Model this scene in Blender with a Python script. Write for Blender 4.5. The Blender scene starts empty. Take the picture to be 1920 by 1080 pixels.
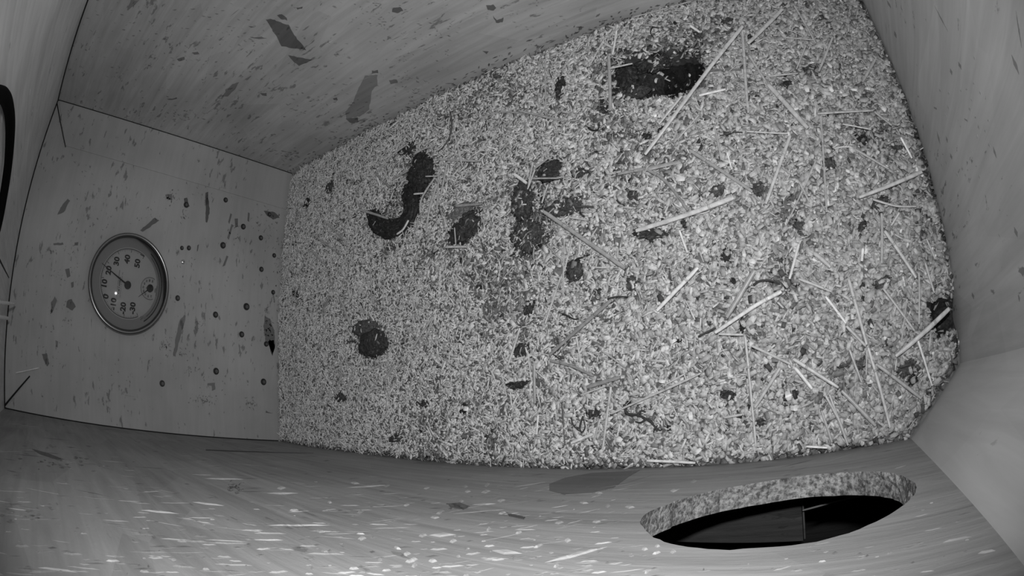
import bpy, bmesh, math, random
import numpy as np
from mathutils import Vector, Matrix, noise as mnoise
random.seed(7); RNG = np.random.default_rng(7)
S = bpy.context.scene
COL = S.collection

# ---------------------------------------------------------------- camera (wide fisheye lens of the nest camera)
CP = np.array([0.8618, 0.0515, 0.4681])
RW = np.array([0.2148, 0.6365, -0.1025])
FPX, K3 = 1051.07, 0.1630
def _rot(w):
    t = np.linalg.norm(w); k = w / t
    K = np.array([[0, -k[2], k[1]], [k[2], 0, -k[0]], [-k[1], k[0], 0]])
    return np.eye(3) + math.sin(t) * K + (1 - math.cos(t)) * K @ K
RM = _rot(RW)
cam = bpy.data.cameras.new('nest_camera'); co = bpy.data.objects.new('nest_camera', cam); COL.objects.link(co)
mw = Matrix([list(RM[i]) + [CP[i]] for i in range(3)] + [[0, 0, 0, 1]])
co.matrix_world = mw
cam.type = 'PANO'; cam.sensor_width = 36; cam.sensor_fit = 'HORIZONTAL'; cam.clip_start = 0.001
FMM = FPX * 36 / 1920
for holder in (cam, getattr(cam, 'cycles', None)):
    if holder is None: continue
    try:
        holder.panorama_type = 'FISHEYE_LENS_POLYNOMIAL'
        holder.fisheye_fov = math.radians(200)
        holder.fisheye_polynomial_k0 = 0.0
        holder.fisheye_polynomial_k1 = -1 / FMM
        holder.fisheye_polynomial_k2 = 0.0
        holder.fisheye_polynomial_k3 = -K3 / FMM ** 3
        holder.fisheye_polynomial_k4 = 0.0
    except Exception as e:
        print('cam', type(holder).__name__, e)
S.camera = co

# ---------------------------------------------------------------- world, lamp, exposure
wd = bpy.data.worlds.new('World'); S.world = wd; wd.use_nodes = True
wd.node_tree.nodes['Background'].inputs[0].default_value = (0.02, 0.02, 0.02, 1)
wd.node_tree.nodes['Background'].inputs[1].default_value = 0.05
def lamp(name, off, power, size, spread):
    l = bpy.data.lights.new(name, 'SPOT'); l.shadow_soft_size = size; l.energy = power; l.spot_size = math.radians(spread); l.spot_blend = 1.0
    o = bpy.data.objects.new(name, l); COL.objects.link(o)
    o.matrix_world = mw @ Matrix.Translation(off)
    return o
lamp('infrared_lamp', (-0.004, 0.052, 0.002), 6.3, 0.007, 158)
S.view_settings.view_transform = 'Standard'; S.view_settings.look = 'None'
S.view_settings.exposure = 0.0; S.view_settings.gamma = 1.0
S.view_settings.use_curve_mapping = False

# ---------------------------------------------------------------- pixel ray helpers (lens model above)
W, H, L = 0.5, 0.5498, 0.9765
YD, XC = 0.0494, 0.9202
def ray(u, v):
    dx, dy = u - 960.0, 540.0 - v
    r = math.hypot(dx, dy) or 1e-9
    q = r / FPX; th = q + K3 * q ** 3
    return RM @ np.array([math.sin(th) * dx / r, math.sin(th) * dy / r, -math.cos(th)])
def hit(u, v, ax, o):
    d = ray(u, v); t = (o - CP[ax]) / d[ax]
    return CP + d * t
def at(u, v, t): return CP + ray(u, v) * t
def flo(u, v, z=0.0): return hit(u, v, 2, z)
def top_y(x): return W - 0.0226 * x
def bot_y(x): return -0.0059 * x
def right_x(y): return L + 0.0193 * (y - YD)

# ---------------------------------------------------------------- object helpers
def tag(o, label=None, cat=None, group=None, kind=None):
    if label: o['label'] = label
    if cat: o['category'] = cat
    if group: o['group'] = group
    if kind: o['kind'] = kind
    return o
def mesh_obj(name, verts, faces, mats, parent=None, fmat=None, smooth=False, tones=None):
    me = bpy.data.meshes.new(name); me.from_pydata([tuple(map(float, v)) for v in verts], [], faces)
    for m in (mats if isinstance(mats, (list, tuple)) else [mats]): me.materials.append(m)
    if fmat is not None: me.polygons.foreach_set('material_index', fmat)
    if smooth: me.polygons.foreach_set('use_smooth', [True] * len(me.polygons))
    if tones is not None:
        a = me.attributes.new('tone', 'FLOAT', 'FACE'); a.data.foreach_set('value', tones)
    me.update()
    o = bpy.data.objects.new(name, me); COL.objects.link(o)
    if parent: o.parent = parent
    return o
def bm_obj(name, bm, mat, parent=None, smooth=False):
    me = bpy.data.meshes.new(name); bmesh.ops.recalc_face_normals(bm, faces=bm.faces); bm.to_mesh(me); bm.free()
    me.materials.append(mat)
    if smooth: me.polygons.foreach_set('use_smooth', [True] * len(me.polygons))
    o = bpy.data.objects.new(name, me); COL.objects.link(o)
    if parent: o.parent = parent
    return o
def empty(name, loc):
    o = bpy.data.objects.new(name, None); o.location = loc; o.empty_display_size = 0.01; COL.objects.link(o); return o
class MB:
    def __init__(s): s.v = []; s.f = []; s.m = []; s.t = []
    def add(s, vs, fs, m=0, t=1.0):
        b = len(s.v); s.v += [tuple(map(float, v)) for v in vs]
        for f in fs: s.f.append([i + b for i in f]); s.m.append(m); s.t.append(t)
    def prism(s, poly, off, m=0, t=1.0):       # poly: list of 3-vectors, off: extrusion vector
        n = len(poly); off = np.array(off, float)
        a = [np.array(p, float) for p in poly]; b = [p + off for p in a]
        s.add(a + b, [list(range(n))[::-1], list(range(n, 2 * n))] + [[i, (i + 1) % n, n + (i + 1) % n, n + i] for i in range(n)], m, t)
    def tube(s, pts, rad, sides=8, m=0, t=1.0, cap=True):
        pts = [np.array(p, float) for p in pts]; n = len(pts)
        rad = rad if hasattr(rad, '__len__') else [rad] * n
        rings = []; up = np.array([0.13, 0.21, 0.97])
        for i in range(n):
            d = pts[min(i + 1, n - 1)] - pts[max(i - 1, 0)]; d /= np.linalg.norm(d) + 1e-12
            if abs(d @ up) > .95: up = np.array([1., 0.1, 0])
            a = np.cross(d, up); a /= np.linalg.norm(a); b = np.cross(a, d)
            rings += [pts[i] + rad[i] * (math.cos(2 * math.pi * k / sides) * a + math.sin(2 * math.pi * k / sides) * b) for k in range(sides)]
        fs = [[i * sides + k, i * sides + (k + 1) % sides, (i + 1) * sides + (k + 1) % sides, (i + 1) * sides + k] for i in range(n - 1) for k in range(sides)]
        if cap: fs += [list(range(sides))[::-1], [(n - 1) * sides + k for k in range(sides)]]
        s.add(rings, fs, m, t)
    def build(s, name, mats, parent=None, smooth=False):
        return mesh_obj(name, s.v, s.f, mats, parent, s.m, smooth, s.t)

# ---------------------------------------------------------------- materials (infrared picture: everything is grey)
def new_mat(name):
    m = bpy.data.materials.new(name); m.use_nodes = True
    nt = m.node_tree; b = nt.nodes['Principled BSDF']; return m, nt, b
def plain(name, g, rough=0.6, metal=0.0, spec=0.5):
    m, nt, b = new_mat(name)
    b.inputs['Base Color'].default_value = (g, g, g, 1); b.inputs['Roughness'].default_value = rough
    b.inputs['Metallic'].default_value = metal; b.inputs['Specular IOR Level'].default_value = spec
    return m
def N(nt, t, **kw):
    n = nt.nodes.new(t)
    for k, v in kw.items(): setattr(n, k, v)
    return n
def mathn(nt, op, a, b=None, clamp=False):
    n = N(nt, 'ShaderNodeMath', operation=op, use_clamp=clamp)
    for i, x in enumerate((a, b)):
        if x is None: continue
        if isinstance(x, (int, float)): n.inputs[i].default_value = x
        else: nt.links.new(x, n.inputs[i])
    return n.outputs[0]
def ramp(nt, x, a, b, lo=0.0, hi=1.0):
    n = N(nt, 'ShaderNodeMapRange'); n.clamp = True
    nt.links.new(x, n.inputs[0])
    for i, v in zip((1, 2, 3, 4), (a, b, lo, hi)): n.inputs[i].default_value = v
    return n.outputs[0]
def noise(nt, scale_vec, scale, detail=4, rough=.55, rot=(0, 0, 0), dist=0.0, loc=(0, 0, 0)):
    tc = N(nt, 'ShaderNodeTexCoord'); mp = N(nt, 'ShaderNodeMapping')
    mp.inputs['Scale'].default_value = scale_vec; mp.inputs['Rotation'].default_value = rot; mp.inputs['Location'].default_value = loc
    nt.links.new(tc.outputs['Object'], mp.inputs[0])
    n = N(nt, 'ShaderNodeTexNoise'); n.inputs['Scale'].default_value = scale; n.inputs['Detail'].default_value = detail
    n.inputs['Roughness'].default_value = rough; n.inputs['Distortion'].default_value = dist
    nt.links.new(mp.outputs[0], n.inputs['Vector'])
    return n.outputs[0]
def voro(nt, scale_vec, scale, rot=(0, 0, 0), feat='F1', out='Distance', rnd=1.0, loc=(0, 0, 0)):
    tc = N(nt, 'ShaderNodeTexCoord'); mp = N(nt, 'ShaderNodeMapping')
    mp.inputs['Scale'].default_value = scale_vec; mp.inputs['Rotation'].default_value = rot; mp.inputs['Location'].default_value = loc
    nt.links.new(tc.outputs['Object'], mp.inputs[0])
    n = N(nt, 'ShaderNodeTexVoronoi', feature=feat); n.inputs['Scale'].default_value = scale; n.inputs['Randomness'].default_value = rnd
    nt.links.new(mp.outputs[0], n.inputs['Vector'])
    return n.outputs[out]
def wood(name, base, axis, flake=0.10, speck=0.35, bump=0.25, soft=0.12, rough=0.62, dens=0.30, gain=1.0):
    """strand board: long flakes along `axis`, fine grain, sparse dark specks and slivers."""
    m, nt, b = new_mat(name)
    lo, hi = 4.0, 60.0
    sv = [hi, hi, hi]; sv[axis] = lo
    sv2 = [26, 26, 26]; sv2[axis] = 9
    vec = lambda s: tuple(s)
    c1 = voro(nt, vec(sv2), 1.0, out='Color', rot=(0.05, 0.08, 0.06))          # flakes: a tone each
    c1 = N(nt, 'ShaderNodeSeparateColor') if False else c1
    sep = N(nt, 'ShaderNodeSeparateColor'); nt.links.new(c1, sep.inputs[0])
    g = noise(nt, vec(sv), 1.6, 6, .6, dist=.6)
    low = noise(nt, (1, 1, 1), 6.0, 4, .5)
    sk = noise(nt, tuple(75.0 if i != axis else 26.0 for i in range(3)), 1.6, 4, .62, dist=.3)
    skm = noise(nt, (1, 1, 1), 9.0, 3, .5, loc=(3, 1, 2))
    t = mathn(nt, 'ADD', ramp(nt, sep.outputs[0], 0, 1, -flake, flake), ramp(nt, g, .3, .7, -flake * 1.7 - .03, flake * 1.7 + .03))
    t = mathn(nt, 'ADD', t, ramp(nt, low, .3, .7, -soft, soft))
    t = mathn(nt, 'ADD', t, 1.0)
    thr = mathn(nt, 'ADD', sk, ramp(nt, skm, .35, .65, -.07, .07))
    dark = ramp(nt, thr, dens + .005, dens + .05, 1 - speck * 1.6, 1.0)
    t = mathn(nt, 'MULTIPLY', t, dark)
    at_ = N(nt, 'ShaderNodeAttribute', attribute_name='tone')
    t = mathn(nt, 'MULTIPLY', t, at_.outputs['Fac'])
    t = mathn(nt, 'MULTIPLY', t, base)
    cc = N(nt, 'ShaderNodeCombineColor')
    for i in range(3): nt.links.new(t, cc.inputs[i])
    nt.links.new(cc.outputs[0], b.inputs['Base Color'])
    b.inputs['Roughness'].default_value = rough; b.inputs['Specular IOR Level'].default_value = .35
    h = mathn(nt, 'ADD', mathn(nt, 'MULTIPLY', g, 1.0), mathn(nt, 'MULTIPLY', sk, .6))
    bp = N(nt, 'ShaderNodeBump'); bp.inputs['Strength'].default_value = bump; bp.inputs['Distance'].default_value = .002
    nt.links.new(h, bp.inputs['Height']); nt.links.new(bp.outputs[0], b.inputs['Normal'])
    return m
M_END = wood('end_wall_plywood', .46, 1, flake=.012, speck=.30, bump=.10, soft=.15, dens=.32)
M_TOP = wood('strand_board_long', .54, 0, flake=.06, speck=.30, bump=.25, soft=.16, dens=.32)
M_BOT = wood('strand_board_rough', .30, 0, flake=.10, speck=.2, bump=.35, soft=.12, dens=.27, rough=.55)
M_RIGHT = wood('side_board', .46, 2, flake=.05, speck=.35, bump=.10, soft=.14, dens=.29)
M_CEIL = wood('ceiling_board', .74, 0, flake=.06, speck=.15, bump=.08, soft=.16, dens=.27)
M_CORN = wood('corner_board', .52, 2, flake=.03, speck=.15, bump=.06, soft=.06, dens=.27)
M_PORCH_SHADE = wood('shaded_porch_wood', .03, 0, flake=.3, speck=.3, bump=.3)  # near-black base paints the porch's lack of light
M_GAP = plain('seam_dark', .012, .9)
def rough_edge():
    m, nt, b = new_mat('sawn_board_edge')
    n1 = noise(nt, (1, 1, 1), 300, 5, .65); n2 = noise(nt, (1, 1, 1), 60, 3, .5)
    t = mathn(nt, 'MULTIPLY', ramp(nt, n1, .38, .6, .10, .46), ramp(nt, n2, .3, .6, .6, 1.1))
    cc = N(nt, 'ShaderNodeCombineColor')
    for i in range(3): nt.links.new(t, cc.inputs[i])
    nt.links.new(cc.outputs[0], b.inputs['Base Color']); b.inputs['Roughness'].default_value = .85
    bp = N(nt, 'ShaderNodeBump'); bp.inputs['Strength'].default_value = .8; bp.inputs['Distance'].default_value = .003
    nt.links.new(n1, bp.inputs['Height']); nt.links.new(bp.outputs[0], b.inputs['Normal'])
    return m
M_EDGE = rough_edge()
def toned(name, gain, rough=.65, spec=.35, n_scale=900, n_amt=.18, bump=.0):
    m, nt, b = new_mat(name)
    a = N(nt, 'ShaderNodeAttribute', attribute_name='tone')
    n = noise(nt, (1, 1, 1), n_scale, 3, .6)
    t = mathn(nt, 'MULTIPLY', mathn(nt, 'MULTIPLY', a.outputs['Fac'], gain), ramp(nt, n, .3, .7, 1 - n_amt, 1 + n_amt))
    cc = N(nt, 'ShaderNodeCombineColor')
    for i in range(3): nt.links.new(t, cc.inputs[i])
    nt.links.new(cc.outputs[0], b.inputs['Base Color']); b.inputs['Roughness'].default_value = rough
    b.inputs['Specular IOR Level'].default_value = spec
    if bump:
        bp = N(nt, 'ShaderNodeBump'); bp.inputs['Strength'].default_value = bump; bp.inputs['Distance'].default_value = .001
        nt.links.new(n, bp.inputs['Height']); nt.links.new(bp.outputs[0], b.inputs['Normal'])
    return m
M_CHIP = toned('wood_shavings', 1.0, .6, .4)
M_STRAW = toned('dry_straw', 1.0, .38, .6, 160, .22)
M_PEL = toned('matted_pellet', 1.0, .75, .3, 420, .6, .8)
M_BONE = plain('bone', .6, .45)

# ---------------------------------------------------------------- bedding relief
def _n2(x, y, s, o=0.0): return mnoise.noise(Vector((x * s + o, y * s - o, o * .37)))
PITS = []     # (x, y, rx, ry, depth, power)
def pit(u, v, ru, rv, depth, pw=2.0):
    c = flo(u, v); a = flo(u + ru, v); b = flo(u, v - rv)
    PITS.append((c[0], c[1], np.linalg.norm(a - c), np.linalg.norm(b - c), depth, pw))
    return PITS[-1]
P_BIG = pit(1262, 132, 62, 44, .040)
P_BIG2 = pit(1185, 140, 48, 48, .022)
P_RIGHT = pit(1772, 590, 30, 42, .032)
pit(775, 345, 34, 55, .008); pit(735, 400, 50, 45, .006); pit(872, 420, 34, 36, .008); pit(1000, 400, 42, 80, .007)
pit(1025, 320, 32, 26, .009); pit(690, 640, 42, 42, .007); pit(1615, 255, 20, 22, .012); pit(1078, 507, 22, 26, .006)
pit(1470, 155, 22, 14, .01); pit(1518, 128, 22, 18, .008); pit(1711, 712, 18, 20, .01)
def hgt(x, y):
    z = .0045 * _n2(x, y, 9, 1.3) + .003 * _n2(x, y, 24, 4.1) + .0016 * _n2(x, y, 70, 7.7)
    for (a, b, rx, ry, d, pw) in PITS:
        q = ((x - a) / rx) ** 2 + ((y - b) / ry) ** 2
        if q < 2.2: z -= d * math.exp(-(q ** 1.5) * 1.1)
    e = min(x, y - bot_y(x), top_y(x) - y, right_x(y) - x, ((right_x(y) - x) + (y - bot_y(x)) - .055) * .7)
    if e < .012: z -= .006 * (1 - max(e, 0) / .012) ** 1.5
    return z

# ---------------------------------------------------------------- room shell
Z0 = -.07
def box_poly(name, pts, h0, h1, mats, extra=None):
    mb = MB(); mb.prism([(x, y, h0) for x, y in pts], (0, 0, h1 - h0))
    if extra: extra(mb)
    return mb.build(name, mats)
mb = MB(); mb.prism([(-.02, -.02, Z0 - .02), (1.02, -.02, Z0 - .02), (1.02, .53, Z0 - .02), (-.02, .53, Z0 - .02)], (0, 0, .02))
tag(mb.build('floor', [M_RIGHT]), kind='structure')

def flake_px(mb, pts, ax, o, n, thick=.0004, t=.4, m=0):
    """a strand of the board traced where it lies on its wall"""
    P = [hit(u, v, ax, o) for u, v in pts]
    mb.prism(P, np.array(n, float) * thick, m, t)
def fix_top(P):   # wall at the far long side is slightly out of square
    return P
def top_hit(u, v):
    d = ray(u, v); n = np.array([.0226, 1, 0]); t = (W - n @ CP) / (n @ d); return CP + d * t
def bot_hit(u, v):
    d = ray(u, v); n = np.array([.0059, 1, 0]); t = (0 - n @ CP) / (n @ d); return CP + d * t

def rag(pts, j=1.0):
    o = []; q = random.Random(int(pts[0][0] * 31 + pts[0][1]))
    for i, a in enumerate(pts):
        b = pts[(i + 1) % len(pts)]; n = max(1, int(math.hypot(b[0] - a[0], b[1] - a[1]) / 4))
        for k in range(n):
            t = k / n; o.append((a[0] + (b[0] - a[0]) * t + q.uniform(-j, j), a[1] + (b[1] - a[1]) * t + q.uniform(-j, j)))
    return o
def specks(fn, u0, v0, ru, rv, n, t0=.3, t1=.7, sz=3.0, an=1.57, sa=.6):
    q = random.Random(int(u0 * 13 + v0))
    for _ in range(n):
        u, v = u0 + q.gauss(0, .5) * ru, v0 + q.gauss(0, .5) * rv; a = an + q.gauss(0, sa); l = q.uniform(.4, 1.3) * sz; w = q.uniform(.25, .5) * sz
        c, s_ = math.cos(a), math.sin(a)
        fn([(u - c * l, v - s_ * l), (u - s_ * w + q.uniform(-1, 1), v + c * w), (u + c * l, v + s_ * l), (u + s_ * w * .6, v - c * w * .6)], q.uniform(t0, t1))
# end wall: panel with mitred edge strips
mb = MB(); mb.prism([(-.018, -.02, Z0), (0, -.02, Z0), (0, .52, Z0), (-.018, .52, Z0)], (0, 0, H - Z0))
def mark(pts, t): flake_px(mb, rag(pts, .7) if len(pts) > 4 or abs(pts[0][0] - pts[2][0]) > 12 else pts, 0, 0.0, (1, 0, 0), .0013 if False else .0003, t)
for a in (([(290, 408), (298, 414), (268, 435), (262, 432)], .35), ([(346, 590), (349, 592), (336, 640), (329, 669), (325, 667), (330, 630), (337, 600)], .5),
          ([(385, 362), (390, 360), (393, 395), (389, 418), (386, 416)], .28), ([(127, 372), (131, 376), (120, 398), (108, 402), (113, 390)], .4),
          ([(96, 566), (103, 556), (107, 564), (100, 582), (95, 590)], .45), ([(125, 565), (134, 560), (142, 575), (135, 582), (124, 576)], .35),
          ([(100, 456), (118, 455), (120, 459), (101, 460)], .4), ([(140, 455), (147, 454), (146, 460), (140, 460)], .35), ([(122, 505), (130, 503), (132, 518), (126, 521)], .4),
          ([(79, 664), (88, 662), (92, 682), (88, 688), (82, 676)], .35), ([(104, 638), (109, 640), (108, 652), (105, 650)], .5), ([(133, 530), (138, 528), (138, 538), (134, 540)], .4),
          ([(345, 372), (351, 370), (355, 386), (350, 391), (346, 386)], .3), ([(310, 365), (322, 363), (323, 375), (312, 373)], .45),
          ([(432, 400), (435, 402), (430, 420), (428, 416)], .4), ([(434, 420), (437, 422), (429, 450), (426, 446)], .45), ([(425, 479), (428, 481), (422, 498), (417, 500)], .4),
          ([(440, 410), (446, 410), (446, 425), (441, 427)], .4), ([(465, 398), (468, 400), (467, 416), (464, 414)], .4), ([(226, 746), (236, 740), (250, 744), (258, 755), (252, 771), (240, 776), (228, 770), (223, 756)], .8),
          ([(236, 760), (239, 760), (237, 788), (235, 788)], .15),           ([(390, 718), (403, 718), (404, 730), (398, 733), (396, 723), (388, 722)], .5), 
          ([(497, 592), (506, 598), (514, 620), (516, 650), (511, 664), (505, 650), (498, 640), (494, 612)], .42), ([(503, 640), (513, 638), (515, 652), (511, 667), (507, 658)], .12),
          ([(370, 460), (373, 458), (371, 470), (369, 472)], .35), ([(495, 395), (515, 398), (524, 408), (512, 412), (500, 404)], .3), ([(498, 770), (512, 775), (520, 792), (508, 796), (500, 784)], .4)):
    mark(*a)
for a in ((310, 648, 14, 20, 40), (382, 750, 26, 10, 46), (468, 756, 16, 14, 30), (322, 372, 14, 16, 26), (345, 400, 10, 18, 18), (500, 610, 14, 36, 40), (360, 690, 12, 14, 14), (370, 610, 8, 16, 12), (240, 750, 22, 12, 26),
          (100, 470, 10, 8, 10), (135, 470, 10, 30, 16), (130, 600, 10, 40, 20), (98, 580, 8, 16, 10), (115, 520, 20, 20, 12), (345, 660, 10, 20, 14), (440, 440, 10, 40, 18), (480, 420, 16, 30, 18), (400, 720, 60, 30, 16), (505, 420, 14, 40, 26),
          (430, 560, 60, 120, 26), (280, 400, 30, 20, 12), (160, 340, 50, 60, 14), (200, 420, 60, 20, 10), (90, 640, 30, 60, 12), (350, 520, 50, 50, 14), (240, 690, 70, 30, 14), (390, 360, 60, 20, 14), (520, 500, 8, 150, 40)):
    specks(mark, *a, t0=.42, t1=.78, sz=2.6)
rg = random.Random(3)
for k in range(0):   # small strand slivers and pits of the board
    y = rg.uniform(.02, .48); z = abs(rg.gauss(.12, .16)) % .5; l = rg.uniform(.002, .008); w = rg.uniform(.0006, .0018); a = rg.gauss(0, .35)
    c = np.array([0, y, z]); d = np.array([0, math.sin(a), math.cos(a)]); e = np.array([0, math.cos(a), -math.sin(a)])
    mb.prism([c - d * l, c + e * w, c + d * l, c - e * w * .7], (.00025, 0, 0), 0, rg.uniform(.35, .75))
tag(mb.build('wall_end', [M_END]), kind='structure')
def strip(name, poly, t=.0012):
    mb = MB(); mb.prism([(0, y, z) for y, z in poly], (t, 0, 0))
    o = tag(mb.build(name, [M_END]), kind='structure'); return o
g_ = .0008
strip('trim_1', [(.424, 0.0), (.4985, 0.0), (.4985, H - .004), (.4235, .497)][::1])
strip('trim_2', [(.0005, 0.0), (.049, 0.0), (.0545, .495), (.0005, H - .004)])
mb = MB()   # dark open mitre seams at the two upper corners
for a, b, w in (((107, 194), (123, 276), 1.3), ((6, 764), (56, 705), 1.8)):
    P, Q = hit(*a, 0, .0014), hit(*b, 0, .0014); d = Q - P; e = np.array([0, -d[2], d[1]]); e = e / np.linalg.norm(e) * .0009 * w
    mb.prism([P - e, Q - e * .7, Q + e * .7, P + e], (.0003, 0, 0))
tag(mb.build('trim_3', [M_GAP]), kind='structure')

# wall opposite the entrance (upper in the picture)
mb = MB(); mb.prism([(-.02, top_y(-.02), Z0), (1.03, top_y(1.03), Z0), (1.03, .53, Z0), (-.02, .53, Z0)], (0, 0, H - Z0))
def tmark(pts, t, th=.0003):
    P = [top_hit(u, v) for u, v in rag(pts, .8)]; mb.prism(P, (0, -th, 0), 0, t)
for a in (([(499, 37), (507, 35), (541, 47), (552, 66), (574, 93), (553, 91), (528, 86), (518, 68)], .30), ([(519, 29), (529, 26), (537, 33), (538, 38), (526, 35)], .32),
          ([(540, 103), (560, 107), (585, 112), (575, 118), (560, 123), (548, 113)], .33),
          ([(684, 142), (708, 140), (707, 160), (697, 170), (692, 205), (675, 218), (650, 222), (647, 210), (660, 195), (668, 175)], .55),
          ([(697, 133), (708, 131), (709, 137), (698, 138)], .35), ([(648, 222), (670, 220), (672, 228), (660, 232)], .35),
          ([(415, 181), (435, 158), (448, 154), (441, 166), (428, 180)], .5), ([(314, 186), (331, 183), (332, 185), (318, 188)], .35),
          ([(238, 18), (246, 0), (262, 0), (240, 20)], .55), ([(332, 110), (346, 106), (346, 112), (336, 115)], .4), ([(360, 99), (370, 97), (374, 101), (364, 103)], .4),
          ([(468, 70), (490, 69), (500, 71), (482, 73)], .4), ([(466, 49), (480, 50), (470, 52)], .35),
          ([(488, 175), (500, 175), (500, 180), (492, 179)], .35), ([(556, 14), (567, 13), (567, 16), (557, 17)], .3), 
          ([(912, 10), (925, 9), (930, 14), (926, 20), (914, 18)], .3), ([(924, 30), (932, 38), (944, 33), (943, 41), (930, 43)], .3), ([(737, 14), (750, 13), (756, 20), (745, 25), (735, 22)], .3),
          ([(730, 150), (744, 148), (746, 156), (732, 157)], .4), ([(625, 185), (632, 183), (634, 187), (626, 188)], .3), ([(905, 95), (916, 97), (912, 101)], .3)):
    tmark(*a)
def tm2(pts, t): mb.prism([top_hit(u, v) for u, v in pts], (0, -.0003, 0), 0, t)
for k in range(60):
    specks(tm2, rg.uniform(150, 1100), rg.uniform(0, 300) * rg.random(), 50, 26, 5, .5, .85, 3.2, .12, .25)
for a in ((540, 293, 20, 14, 40), (345, 215, 34, 14, 34), (650, 270, 60, 14, 40), (800, 180, 60, 20, 30), (700, 40, 40, 20, 16), (560, 190, 50, 30, 26), (760, 150, 60, 40, 26), (470, 75, 40, 14, 16), (640, 250, 70, 30, 30), (250, 60, 50, 40, 14), (330, 110, 60, 20, 16), (800, 60, 60, 30, 20)): specks(tm2, *a, t0=.45, t1=.8, sz=3.2, an=.12, sa=.35)
for k in range(90):
    x = rg.uniform(0, .98); z = rg.uniform(0, .55); l = rg.uniform(.003, .012); w = rg.uniform(.0003, .0006); a = rg.gauss(0, .14)
    c = np.array([x, top_y(x), z]); d = np.array([math.cos(a), -.0226, math.sin(a)]); e = np.array([-math.sin(a), 0, math.cos(a)])
    mb.prism([c - d * l, c + e * w, c + d * l, c - e * w], (0, -.0004, 0), 0, rg.choice([.55, .65, .8, 1.15, 1.2]))
# dust and dark dirt line low down where bedding was piled
for k in range(220):
    x = rg.uniform(.0, .95); z = abs(rg.gauss(0, .010)); l = rg.uniform(.001, .005); w = rg.uniform(.0005, .0015); a = rg.gauss(0, .5)
    c = np.array([x, top_y(x), z]); d = np.array([math.cos(a), -.0226, math.sin(a)]); e = np.array([-math.sin(a), 0, math.cos(a)])
    mb.prism([c - d * l, c + e * w, c + d * l, c - e * w], (0, -.0005, 0), 0, rg.uniform(.15, .5))
tag(mb.build('wall_back', [M_TOP]), kind='structure')

# wall with the round entrance hole (lower in the picture)
HX, HZ, HRX, HRZ, TH = .825, .1945, .0745, .084, .0155
mb = MB()
x0, x1, z0, z1 = -.02, 1.03, Z0, H
ang = sorted([2 * math.pi * k / 96 for k in range(96)] + [math.atan2(z - HZ, x - HX) % (2 * math.pi) for x in (x0, x1) for z in (z0, z1)])
inn, out = [], []
for k, a in enumerate(ang):
    c, s = math.cos(a), math.sin(a); jit = 1 + .012 * math.sin(7 * a) * (a % 1.7) + rg.uniform(-.006, .006)
    inn.append((HX + HRX * c * jit, HZ + HRZ * s * jit))
    t = min([(x1 - HX) / c if c > 1e-9 else 1e9, (x0 - HX) / c if c < -1e-9 else 1e9, (z1 - HZ) / s if s > 1e-9 else 1e9, (z0 - HZ) / s if s < -1e-9 else 1e9])
    out.append((HX + t * c, HZ + t * s))
n = len(ang)
vs = []
for (y_off) in (0, -TH):
    vs += [(x, bot_y(x) + y_off, z) for x, z in inn] + [(x, bot_y(x) + y_off, z) for x, z in out]
fs = []
for i in range(n):
    j = (i + 1) % n
    fs.append([i, j, n + j, n + i]); fs.append([2 * n + i, 3 * n + i, 3 * n + j, 2 * n + j]); fs.append([n + i, n + j, 3 * n + j, 3 * n + i])
mb.add(vs, fs)
# bore, subdivided through the thickness with torn fibres
NS = 6; bv = []
for q in range(NS + 1):
    for (x, z), a in zip(inn, ang):
        f = q / NS; e = 0 if q in (0, NS) else rg.uniform(-.0008, .0008)
        bv.append((x + e * math.cos(a), bot_y(x) - TH * f, z + e * math.sin(a)))
mb.add(bv, [[q * n + i, (q + 1) * n + i, (q + 1) * n + (i + 1) % n, q * n + (i + 1) % n] for q in range(NS) for i in range(n)], 1)
def bot_ok(x, z, m=.0): return ((x - HX) / (HRX + m)) ** 2 + ((z - HZ) / (HRZ + m)) ** 2 > 1.0
def bmark(pts, t, th=.0003):
    P = [bot_hit(u, v) for u, v in pts]; mb.prism(P, (0, th, 0), 0, t)
for a in (([(1030, 908), (1060, 896), (1110, 887), (1200, 882), (1180, 893), (1150, 915), (1110, 925), (1060, 928), (1030, 920)], .5),
          ([(840, 945), (862, 943), (882, 950), (868, 956), (845, 952)], .4),
          ([(60, 842), (90, 850), (120, 862), (105, 862), (75, 852)], .35), ([(386, 843), (480, 846.5), (588, 850), (480, 848), (386, 844.6)], .12),
          ([(950, 962), (985, 970), (982, 974), (955, 968)], .3)):
    bmark(*a)
specks(bmark, 440, 915, 18, 10, 40, .4, .7, 3, -.3, .4); specks(bmark, 130, 868, 80, 12, 30, .4, .8, 4, .15, .15); specks(bmark, 50, 965, 60, 16, 20, .7, .9, 6, .1, .1); specks(bmark, 860, 948, 24, 6, 14, .4, .7, 4, .0, .2)
def strand(u, v, l, w, sl, t, h):
    A_, B_, C_, D_ = bot_hit(u - l, v - sl * l), bot_hit(u + l * .1, v - w + sl * l * .1), bot_hit(u + l, v + sl * l), bot_hit(u - l * .2, v + w - sl * l * .2)
    ps = [A_, B_, C_, D_]; m_ = sum(ps) / 4
    if max(np.linalg.norm(p - m_) for p in ps) > .05: return
    for p in ps:
        if not bot_ok(p[0], p[2], .004) or p[2] < .001 or p[2] > H - .002 or p[0] > XC - .002 or p[0] < .003: return
    top = [m_ + (p - m_) * .55 + np.array([0, h, 0]) for p in ps]
    mb.add(ps + top, [[7, 6, 5, 4], [0, 1, 5, 4], [1, 2, 6, 5], [2, 3, 7, 6], [3, 0, 4, 7]], 0, t)
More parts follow.
